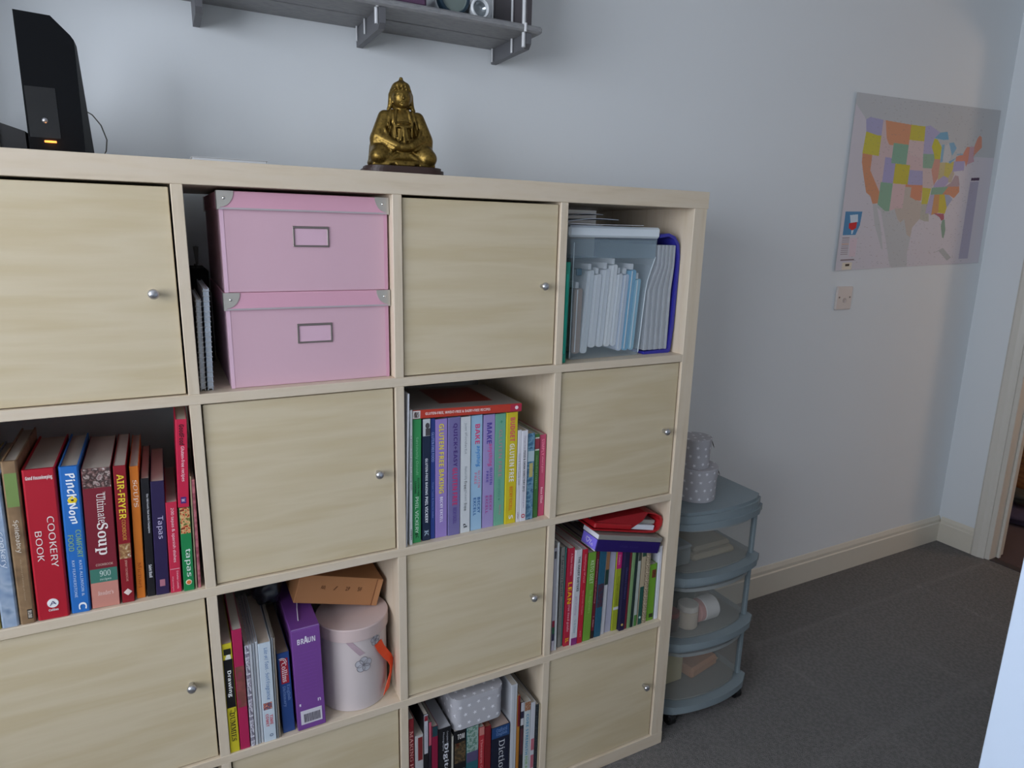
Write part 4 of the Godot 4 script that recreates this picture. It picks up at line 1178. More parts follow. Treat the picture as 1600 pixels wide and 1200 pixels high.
	book("book with a cream and brown checked spine", g, 1.3752, 1.388, 0.3, 0.203, -0.01, y, picture("checked", ["c8b694", "6a5a48", "e0d0b0", "54443a"], 45))
	book("short bright green book with a brown dish pictured near its top", g, 1.39, 1.4135, 0.2, 0.16, -0.013, y, "6fae1e", {"bands": [[0.76, 0.9, picture("dish", ["5a2c1a", "7a3c22", "3a1c10"], 30), "spine_picture", [-0.1, 0.42]], [0.05, 0.12, "2f3a1c", "spine_patch", [-0.1, 0.4]]]})
	book("white plastic folder at the right end of the diet books", g, 1.4178, 1.4275, -0.3, 0.207, -0.011, y, "dfe2ee", {"called": "folder", "cat": "folder", "d": 0.25})
	# purple tin lying on the sloping tops
	var o := thing("purple_tin", "flat purple gift tin with its lit end coloured brighter, lying across the diet books", "tin", Vector3(1.21, y + 0.242, -0.003))
	o.rotation.z = deg_to_rad(-13.8)
	var tin := mat("2c1c66", 0.3, 0.1)
	one_box("body", Vector3(0, 0, -0.062), Vector3(0.2, 0.03, 0), tin, o, 0.001)
	one_box("lid", Vector3(-0.001, 0.0302, -0.063), Vector3(0.201, 0.0425, 0.001), mat("a39f98", 0.35, 0.3), o, 0.001)
	var lit_endm := mat("8f80f6", 0.3)  # window light on this end put into a brighter purple
	one_box("lit_end_label", Vector3(-0.0008, 0.002, -0.06), Vector3(-0.0001, 0.0288, -0.002), lit_endm, o)
	one_box("lit_end_rim", Vector3(-0.0016, 0.0312, -0.0625), Vector3(-0.0011, 0.0418, 0.0005), mat("f2f2fa", 0.25), o)  # lid end whitened for the window light that falls on it
	one_box("end_foot", Vector3(-0.001, 0.0, -0.061), Vector3(-0.0002, 0.0018, -0.001), mat("f2f2fa", 0.25), o)
	mb = MB.new()
	var hp := []
	for i in 15:
		var a := i * TAU / 14
		hp.append(Vector3(-0.0016, 0.0165 + 0.00045 * (13 * cos(a) - 5 * cos(2 * a) - 2 * cos(3 * a)), -0.036 + 0.00045 * 16 * pow(sin(a), 3)))
	mb.tube(hp, 0.0008, 5)
	mb.tube([Vector3(-0.0016, 0.018, -0.026), Vector3(-0.0016, 0.02, -0.022), Vector3(-0.0016, 0.01, -0.026), Vector3(-0.0016, 0.009, -0.02), Vector3(-0.0016, 0.0145, -0.017), Vector3(-0.0016, 0.008, -0.014)], 0.0007, 5)
	put("scribble", mb, mat("f6f4ff", 0.4), o)
	letters("lettering", "Milk Tray", "serif script", mat("43357a", 0.4), o, 0.1, 0.015, 0.0006, 0.06, 0.008, false)
	# red binder on the tin
	o = thing("red_binder", "soft red ring binder with white sheets lying on the purple tin", "binder", Vector3(1.212, y + 0.2888, -0.02))
	o.rotation.z = deg_to_rad(-13.6)
	var rd := mat("b01c24", 0.4)
	mb = MB.new()
	mb.prism(PackedVector2Array([Vector2(0.0, 0.0), Vector2(0.17, 0.0), Vector2(0.196, 0.002), Vector2(0.208, 0.01), Vector2(0.2135, 0.023), Vector2(0.212, 0.037), Vector2(0.203, 0.047), Vector2(0.182, 0.052), Vector2(0.16, 0.0535), Vector2(0.15, 0.0535), Vector2(0.15, 0.0512), Vector2(0.16, 0.0512), Vector2(0.181, 0.0495), Vector2(0.198, 0.044), Vector2(0.2055, 0.034), Vector2(0.206, 0.024), Vector2(0.202, 0.0135), Vector2(0.193, 0.007), Vector2(0.17, 0.004), Vector2(0.0, 0.003)]), -0.25, 0.0, 2)
	put("cover", mb, rd, o)
	one_box("cover_flap", Vector3(0.002, 0.0052, -0.24), Vector3(0.118, 0.0185, 0.001), rd, o, 0.003)
	mb = MB.new()
	mb.prism(PackedVector2Array([Vector2(0.118, 0.007), Vector2(0.15, 0.03), Vector2(0.16, 0.0505), Vector2(0.15, 0.0535), Vector2(0.06, 0.034), Vector2(0.003, 0.0195), Vector2(0.118, 0.0187)]), -0.24, -0.003, 2)
	put("cover_flap", mb, mat("a01a22", 0.45), o)
	one_box("sheets", Vector3(0.121, 0.006, -0.23), Vector3(0.194, 0.019, -0.004), mat("dcdfe8", 0.8), o, 0.001)
	one_box("divider_cards", Vector3(0.15, 0.02, -0.23), Vector3(0.199, 0.03, -0.012), mat("9d9a94", 0.8), o, 0.001)
	one_box("clasp", Vector3(0.0, 0.0195, -0.03), Vector3(0.004, 0.0255, -0.022), mat("2a2226", 0.4), o, 0.0006)


func low_cell() -> void:
	var y := fl(3)
	var g := "books in the lowest open cube"
	var z := -0.004
	book("thin red book with pale capitals at the left of the lowest cube", g, 0.7426, 0.7555, 0.0, 0.296, z, y, "8e1c26", {"t": [["MAKING HISTORY", "serif", "e4a8a0", 0.62, 0.0, 0.56, 0.56]]})
	book("white paperback with a dark red square on its spine", g, 0.7578, 0.7766, 0.0, 0.248, z, y, "c4c2c2", {"bands": [[0.74, 0.98, "8c2226", "spine_patch", [-0.16, 0.4]]], "t": [["LEAN", "serif", "8a8a90", 0.5, 0.1, 0.3, 0.45]]})
	book("black book whose white top panel carries a red dot", g, 0.7778, 0.788, 0.0, 0.296, z, y, "1c1a20", {"bands": [[0.66, 1.0, "c8c8d0", "spine_band"], [0.945, 0.99, "c01c34", "red_dot", [-0.35, 0.4]]], "t": [["pocket essentials", "sans", "9a9aa8", 0.8, 0.0, 0.2, 0.4]]})
	book("narrow dark book with a pink top square", g, 0.789, 0.7962, 0.0, 0.273, z, y, "2a2630", {"bands": [[0.78, 1.0, "d2566c", "spine_band"]]})
	book("crimson book with a dark teal top and pale foot", g, 0.797, 0.811, 0.0, 0.258, z, y, "a01440", {"bands": [[0.9, 1.0, "1e4550", "spine_band"], [0.0, 0.34, "c8a8b8", "spine_band"]]})
	book("thick black book lettered Digital in white", g, 0.8122, 0.843, 0.0, 0.245, z, y, "15151b", {"page": "a8a8ac", "t": [["Digital", "sans bold", "d8dae0", 0.66, 0.08, 0.34, 0.42], ["Complete Guide to", "sans", "c0c2ca", 0.86, 0.18, 0.2, 0.16], ["Photography", "sans", "c0c2ca", 0.86, -0.12, 0.2, 0.16]]})
	book("thin cream booklet between two black books in the lowest cube", g, 0.8447, 0.849, 0.0, 0.215, z, y, "c9c4b4", {"called": "booklet", "cat": "booklet"})
	book("black book lettered TOM above a brown picture with red dot", g, 0.8508, 0.8798, 0.0, 0.225, z, y, "121216", {"bands": [[0.62, 0.86, picture("brown_scene", ["4a3a28", "6e5a3c", "2e261c", "7c6a4c"], 25), "spine_picture"], [0.8, 0.86, "b42a20", "red_dot", [-0.36, -0.08]]], "t": [["TOM", "sans bold", "d8d6d4", 0.93, 0.05, 0.6, 0.06, true], ["ALBION", "sans bold", "c4c8d0", 0.4, -0.12, 0.3, 0.3], ["NOV", "sans bold", "6a707c", 0.44, 0.25, 0.2, 0.3]]})
	book("teal and grey-green photographic book right of the TOM book", g, 0.8808, 0.911, 0.0, 0.224, z, y, "1f6470", {"bands": [[0.7, 1.0, picture("leafy", ["7a9a84", "a4b4b0", "4a7a68", "b8b4a4"], 25), "spine_picture"], [0.58, 0.7, "5a4f78", "spine_band"]]})
	book("bright red book with pale lettering in the lowest cube", g, 0.9125, 0.9265, 0.0, 0.213, z, y, "cc2a36", {"bands": [[0.9, 1.0, "d88078", "spine_band"]], "t": [["Thesaurus Guide", "serif", "f0a8a8", 0.6, 0.0, 0.5, 0.4]]})
	book("dark red book left of the navy dictionary", g, 0.9275, 0.9435, 0.0, 0.209, z, y, "8c141e", {"page": "8a5a44"})
	book("thick navy dictionary with big white serif title", g, 0.9452, 0.9928, 0.0, 0.198, z, y, "141a34", {"page": "a8948a", "bands": [[0.85, 1.0, "1f4a86", "spine_band"]], "t": [["Dictionary", "serif", "d4d6da", 0.45, 0.02, 0.72, 0.42], ["Oxford", "serif", "7fa0d0", 0.955, 0.05, 0.6, 0.05, true], ["English", "serif", "7fa0d0", 0.895, 0.05, 0.6, 0.05, true]]})
	book("tall white folder with a dark picture on its left cover", g, 0.9955, 1.0108, 0.0, 0.298, z, y, "c9ccd2", {"called": "folder", "cat": "folder", "d": 0.22, "bands": [[0.0, 0.985, "b4bac2", "spine_band", [-0.05, 0.12]]]})
	book("narrow book with dark red top and orange foot", g, 1.0122, 1.0195, 0.0, 0.264, z, y, "c07a22", {"bands": [[0.68, 1.0, "8a1a22", "spine_band"]]})
	book("narrow white and black book left of the core strength book", g, 1.0212, 1.0308, 0.0, 0.242, z, y, "2a2228", {"bands": [[0.9, 1.0, "c8c8d0", "spine_band"], [0.82, 0.9, "2c2a44", "spine_band"], [0.74, 0.82, "d0d2d6", "spine_band"], [0.4, 0.7, "5a2a34", "spine_band"]]})
	book("white book lettered CORE STRENGTH in blue and green", g, 1.0316, 1.0488, 0.0, 0.239, z, y, "c9d2d4", {"bands": [[0.9, 1.0, picture("core_top", ["c08a64", "8a5a40", "e0c8b0"], 40), "spine_picture"]], "t": [["CORE STRENGTH", "sans bold", "4f94b4", 0.62, 0.0, 0.48, 0.4], ["FOR ALL", "sans bold", "84b470", 0.26, 0.0, 0.2, 0.4]]})
	book("white book with pink blotches beside the core strength book", g, 1.0498, 1.062, 0.0, 0.232, z, y, "ccced4", {"bands": [[0.42, 0.56, "c86a78", "spine_patch", [-0.3, 0.4]], [0.2, 0.36, "c86a78", "spine_patch", [-0.3, 0.4]]]})
	book("black mottled book near the right side of the lowest cube", g, 1.0638, 1.0718, 0.0, 0.222, z, y, picture("dark_mottle", ["1c2228", "3a444a", "15181c", "4a5458"], 30))
	book("thin cream booklet at the right end of the lowest cube", g, 1.0726, 1.076, 0.0, 0.22, z, y, "c8b894", {"called": "booklet", "cat": "booklet"})
	# grey gift box with stars, lying on the books
	var o := thing("star_box", "grey oblong box with white stars lying on the lowest books", "gift box", Vector3(0.912, y + 0.2256, -0.07))
	var mb := MB.new()
	mb.prism(rounded(0.063, 0.066, 0.02), 0, 0.066, 1)
	put("body", mb, stars(), o)
	mb = MB.new()
	mb.prism(rounded(0.0645, 0.0675, 0.0215), 0.0662, 0.08, 1)
	put("lid", mb, stars(), o)


func rounded(hx: float, hz: float, r: float) -> PackedVector2Array:
	var pts := PackedVector2Array()
	for c in [[1, 1, 0], [-1, 1, 1], [-1, -1, 2], [1, -1, 3]]:
		for i in 11:
			var a: float = c[2] * PI / 2 + i * PI / 20
			pts.append(Vector2(c[0] * (hx - r) + r * cos(a), c[1] * (hz - r) + r * sin(a)))
	return pts


func stars() -> StandardMaterial3D:
	if mats.has("stars"):
		return mats["stars"]
	var n := 256
	var im := Image.create(n, n, false, Image.FORMAT_RGB8)
	im.fill(Color.html("b2b1b6"))
	var rng := RandomNumberGenerator.new()
	rng.seed = 12
	for gy in 4:
		for gx in 4:
			var c := Vector2((gx + 0.5 + 0.5 * (gy % 2)) * 64, (gy + 0.5) * 64) + Vector2(rng.randf_range(-6, 6), rng.randf_range(-6, 6))
			var pts := PackedVector2Array()
			var ph := rng.randf_range(0, TAU)
			for i in 10:
				var a := ph + i * PI / 5
				pts.append(Vector2(cos(a), sin(a)) * (15.0 if i % 2 == 0 else 6.5))
			for yy in range(-16, 17):
				for xx in range(-16, 17):
					if Geometry2D.is_point_in_polygon(Vector2(xx, yy), pts):
						im.set_pixel(posmod(int(c.x) + xx, n), posmod(int(c.y) + yy, n), Color.html("e6e6ea"))
	var m := StandardMaterial3D.new()
	m.albedo_texture = ImageTexture.create_from_image(im)
	m.uv1_scale = Vector3.ONE * 10.5
	m.roughness = 0.8
	mats["stars"] = m
	return m


# ---------------------------------------------------------------- drawer tower
func drawer_tower() -> void:
	var pl := mat("7f8c91", 0.42)
	var o := thing("drawer_tower", "grey plastic three-drawer tower on black castors beside the shelf unit", "drawer unit", Vector3(1.505, 0, -0.04))
	var w := 0.315
	var back := -0.36
	var outline := func(grow: float, bow: float, zf: float) -> PackedVector2Array:
		var p := PackedVector2Array()
		p.append(Vector2(-grow, back - 0.002))
		p.append(Vector2(-grow, zf - 0.016))
		for i in 13:
			var t := i / 12.0
			var x := lerpf(-grow + 0.008, w + grow - 0.008, t)
			p.append(Vector2(x, zf + bow * (1 - pow(2 * t - 1, 2)) - 0.012 * pow(absf(2 * t - 1), 12)))
		p.append(Vector2(w + grow, zf - 0.016))
		p.append(Vector2(w + grow, back - 0.002))
		return p
	var mb := MB.new()
	mb.prism(outline.call(0.006, 0.024, -0.008), 0.622, 0.643, 1)
	mb.prism(outline.call(0.002, 0.022, -0.012), 0.643, 0.652, 1)
	mb.prism(outline.call(0.012, 0.026, -0.004), 0.604, 0.622, 1)
	put("top", mb, pl, o)
	for k in 3:
		var y0: float = [0.05, 0.25, 0.45][k]
		# frame ledge under each drawer
		mb = MB.new()
		mb.prism(outline.call(0.004, 0.026, -0.002), y0 - 0.012, y0, 1)
		mb.prism(outline.call(0.01, 0.03, 0.006), y0 + 0.0002, y0 + 0.02, 1)
		put("frame_ledge" if k else "base", mb, pl, o)
	for sx in [0, 1]:
		for sz in [0, 1]:
			var x0: float = 0.0 if sx == 0 else w - 0.014
			var z0: float = back if sz == 0 else -0.034
			one_box("post", Vector3(x0, 0.05, z0), Vector3(x0 + 0.014, 0.604, z0 + 0.014), pl, o, 0.003)
	for k in 3:
		var y0: float = [0.071, 0.271, 0.471][k]
		mb = MB.new()
		var f: PackedVector2Array = outline.call(-0.016, 0.022, -0.012)
		# a bowed translucent bin: front, sides, back and bottom, open above
		var hh := 0.148 if k == 0 else 0.15
		if k == 2:
			hh = 0.128
		for i in f.size():
			var p := f[i]
			var q := f[(i + 1) % f.size()]
			mb.poly([Vector3(p.x, y0, p.y), Vector3(q.x, y0, q.y), Vector3(q.x, y0 + hh, q.y), Vector3(p.x, y0 + hh, p.y)], Vector3(w / 2, y0, -0.15))
		var d := put("drawer", mb, clear("a4a59f", 0.34, 0.35), o)
		mb = MB.new()
		mb.prism(outline.call(-0.018, 0.02, -0.014), y0, y0 + 0.003, 1)
		put("drawer_floor", mb, clear("a4a59f", 0.5, 0.35), d)
		mb = MB.new()
		var lip: PackedVector2Array = outline.call(-0.012, 0.028, -0.008)
		var front := PackedVector2Array()
		for i in range(2, lip.size() - 2):
			front.append(lip[i])
		for i in range(lip.size() - 3, 1, -1):
			front.append(lip[i] - Vector2(0, 0.012))
		mb.prism(front, y0 + hh - 0.002, y0 + hh + 0.008, 1)
		put("handle_lip", mb, clear("a6acab", 0.7, 0.35), d)
	for p in [[0.032, -0.01], [0.29, -0.012], [0.03, -0.32], [0.29, -0.32]]:
		mb = MB.new()
		var xf := Transform3D(Basis(Vector3(0, 0, 1), PI / 2), Vector3(p[0], 0.0195, p[1]))
		mb.lathe([Vector2(0, 0.012), Vector2(0.014, 0.012), Vector2(0.019, 0.009), Vector2(0.0193, 0), Vector2(0.019, -0.009), Vector2(0.014, -0.012), Vector2(0, -0.012)], 24, xf)
		var c := put("castor", mb, mat("101012", 0.5), o)
		mb = MB.new()
		mb.box(Vector3(p[0] - 0.014, 0.021, p[1] - 0.012), Vector3(p[0] + 0.014, 0.0378, p[1] + 0.014), 0.004)
		put("housing", mb, mat("17171a", 0.5), c)
	# what shows dimly through the drawers
	var X := 1.505
	var Z := -0.04
	inside_pot("tub", "white tub with pink lid lying in the middle plastic drawer", Vector3(X + 0.2, 0.2745 + 0.038, Z - 0.05), 0.034, 0.07, "ecebe8", "d89a94", true)
	inside_pot("bottle", "round cream jar in the middle plastic drawer", Vector3(X + 0.105, 0.2745, Z - 0.05), 0.03, 0.07, "e0d0ba", "ece4d8", false)
	inside_pot("bottle", "dark green jar behind the cream jar in the middle drawer", Vector3(X + 0.17, 0.2745, Z - 0.14), 0.035, 0.08, "3d5a4e", "5a6a60", false)
	inside_pot("bottle", "red-capped pot at the left of the middle plastic drawer", Vector3(X + 0.05, 0.2745, Z - 0.06), 0.026, 0.055, "6a5a54", "a04038", false)
	var o2 := thing("pale_carton", "pale yellow carton standing in the bottom plastic drawer", "carton", Vector3(X + 0.035, 0.0743, Z - 0.1))
	one_box("body", Vector3(0, 0, -0.08), Vector3(0.09, 0.11, 0.03), mat("d6c898", 0.8), o2, 0.002)
	one_box("flap", Vector3(0.001, 0.1102, -0.079), Vector3(0.089, 0.1112, 0.029), mat("cabd95", 0.8), o2)
	o2 = thing("orange_pack", "orange-brown flat packet lying in the bottom plastic drawer", "packet", Vector3(X + 0.14, 0.0743, Z - 0.09))
	o2.rotation.y = 0.2
	one_box("body", Vector3(0, 0, -0.05), Vector3(0.13, 0.035, 0.04), mat("d0946c", 0.7), o2, 0.008)
	one_box("sealed_end", Vector3(0.13, 0.012, -0.045), Vector3(0.139, 0.016, 0.035), mat("d0b898", 0.6), o2)
	o2 = thing("brown_carton", "dark brown carton at the back of the bottom plastic drawer", "carton", Vector3(X + 0.15, 0.0743, Z - 0.25))
	one_box("body", Vector3(0, 0, -0.04), Vector3(0.12, 0.12, 0.06), mat("5a4438", 0.8), o2, 0.002)
	one_box("flap", Vector3(0.001, 0.1202, -0.039), Vector3(0.119, 0.1212, 0.059), mat("6a5446", 0.8), o2)
	o2 = thing("grey_cloth", "folded beige cloth lying in the top plastic drawer", "cloth", Vector3(X + 0.1, 0.4745, Z - 0.12))
	one_box("fold", Vector3(0, 0, -0.1), Vector3(0.16, 0.02, 0.08), mat("a89a80", 0.9), o2, 0.008)
	one_box("fold", Vector3(0.01, 0.0203, -0.09), Vector3(0.15, 0.038, 0.07), mat("9a8c74", 0.9), o2, 0.008)
	o2 = thing("grey_case", "small light grey case in the top plastic drawer", "case", Vector3(X + 0.03, 0.4745, Z - 0.1))
	one_box("body", Vector3(0, 0, -0.1), Vector3(0.06, 0.05, 0.06), mat("7f888a", 0.6), o2, 0.005)
	one_box("lid", Vector3(-0.001, 0.0502, -0.101), Vector3(0.061, 0.06, 0.061), mat("9aa2a4", 0.6), o2, 0.004)
	# two round star boxes on top
	for k in 2:
		var r := 0.06 if k == 0 else 0.043
		var h := 0.093 if k == 0 else 0.083
		var s := thing("star_box", ["larger round grey star-patterned box on the drawer tower", "smaller round grey star-patterned box stacked on the larger one"][k], "gift box", Vector3(1.636 if k == 0 else 1.626, 0.6523 + k * 0.0932, -0.135), "round star boxes on the drawer tower")
		mb = MB.new()
		mb.lathe([Vector2(0, 0), Vector2(r - 0.002, 0), Vector2(r - 0.002, h - 0.014)], 40)
		put("body", mb, stars(), s)
		mb = MB.new()
		mb.lathe([Vector2(r - 0.002, h - 0.03), Vector2(r, h - 0.03), Vector2(r, h - 0.0015), Vector2(r - 0.0015, h), Vector2(0, h)], 40)
		put("lid", mb, stars(), s)
		mb = MB.new()
		var q0 := []
		var q1 := []
		for i in 7:
			var t := i / 6.0
			var px := r + 0.0005 + 0.014 * t
			var py := h - 0.012 - 0.024 * t * t
			q0.append(Vector3(px * 0.95, py, px * 0.3))
			q1.append(Vector3(px * 0.95, py + 0.008, px * 0.3 - 0.007))
		mb.strip(q0, q1, Vector3(0.0004, 0.0008, 0.0))
		put("ribbon", mb, mat("3a3030", 0.6), s)


func inside_pot(called: String, label: String, at: Vector3, r: float, h: float, col: String, lid: String, lying: bool) -> void:
	var o := thing(called, label, "pot", at)
	if lying:
		o.rotation.z = PI / 2
	var mb := MB.new()
	mb.lathe([Vector2(0, 0), Vector2(r * 0.92, 0), Vector2(r, 0.004), Vector2(r, h * 0.72), Vector2(r * 0.85, h * 0.76)], 28)
	put("body", mb, mat(col, 0.4), o)
	mb = MB.new()
	mb.lathe([Vector2(r * 0.85, h * 0.74), Vector2(r * 0.97, h * 0.76), Vector2(r * 0.97, h * 0.98), Vector2(r * 0.9, h), Vector2(0, h)], 28)
	put("lid", mb, mat(lid, 0.4), o)


# ---------------------------------------------------------------- wall poster and socket
func poster_and_socket() -> void:
	var o := thing("map_poster", "glossy paper wall map of the United States near the room corner", "map poster", Vector3(0, 0, WALL))
	var m := StandardMaterial3D.new()
	m.albedo_texture = map_texture()
	m.roughness = 0.55
	m.metallic_specular = 0.3
	var tl := Vector3(2.511, 1.859, 0)
	var tr := Vector3(3.395, 1.886, 0)
	var bl := Vector3(2.517, 1.256, 0)
	var br := Vector3(3.428, 1.284, 0)
	var mb := MB.new()
	var n := 16
	for i in n:
		var t0 := i / float(n)
		var t1 := (i + 1) / float(n)
		var bz := func(t: float) -> Vector3: return Vector3(0, 0, 0.0015 + 0.006 * pow(1 - t, 6) + 0.003 * pow(t, 6))
		var q := [tl.lerp(tr, t0) + bz.call(t0), tl.lerp(tr, t1) + bz.call(t1), bl.lerp(br, t1) + bz.call(t1), bl.lerp(br, t0) + bz.call(t0)]
		mb.poly(q, Vector3(q[0].x, q[0].y, -0.01), [Vector2(t0, 0), Vector2(t1, 0), Vector2(t1, 1), Vector2(t0, 1)])
	put("printed_sheet", mb, m, o)
	mb = MB.new()
	for i in n:
		var t0 := i / float(n)
		var t1 := (i + 1) / float(n)
		var bz := func(t: float) -> Vector3: return Vector3(0, 0, 0.0009 + 0.006 * pow(1 - t, 6) + 0.003 * pow(t, 6))
		var q := [tl.lerp(tr, t0) + bz.call(t0), tl.lerp(tr, t1) + bz.call(t1), bl.lerp(br, t1) + bz.call(t1), bl.lerp(br, t0) + bz.call(t0)]
		mb.poly(q, Vector3(q[0].x, q[0].y, 0.05))
	put("paper_back", mb, mat("e4e4e2", 0.7), o)
	o = thing("wall_socket", "small square white plate with two screws below the map", "wall plate", Vector3(2.588, 1.1555, WALL))
	one_box("plate", Vector3(-0.043, -0.043, 0), Vector3(0.043, 0.043, 0.009), mat("ddd3cd", 0.4), o, 0.003)
	for s in [-1, 1]:
		mb = MB.new()
		mb.lathe([Vector2(0, 0.0012), Vector2(0.003, 0.001), Vector2(0.0034, 0)], 12, Transform3D(Basis(Vector3.RIGHT, PI / 2), Vector3(s * 0.029, 0.003, 0.009)))
		put("screw", mb, mat("6f6a68", 0.4, 0.6), o)
	mb = MB.new()
	mb.lathe([Vector2(0.0, 0.001), Vector2(0.005, 0.001), Vector2(0.006, 0.003), Vector2(0.0085, 0.003), Vector2(0.009, 0)], 24, Transform3D(Basis(Vector3.RIGHT, PI / 2), Vector3(0, -0.008, 0.009)))
	put("outlet", mb, mat("c4b8b2", 0.4), o)


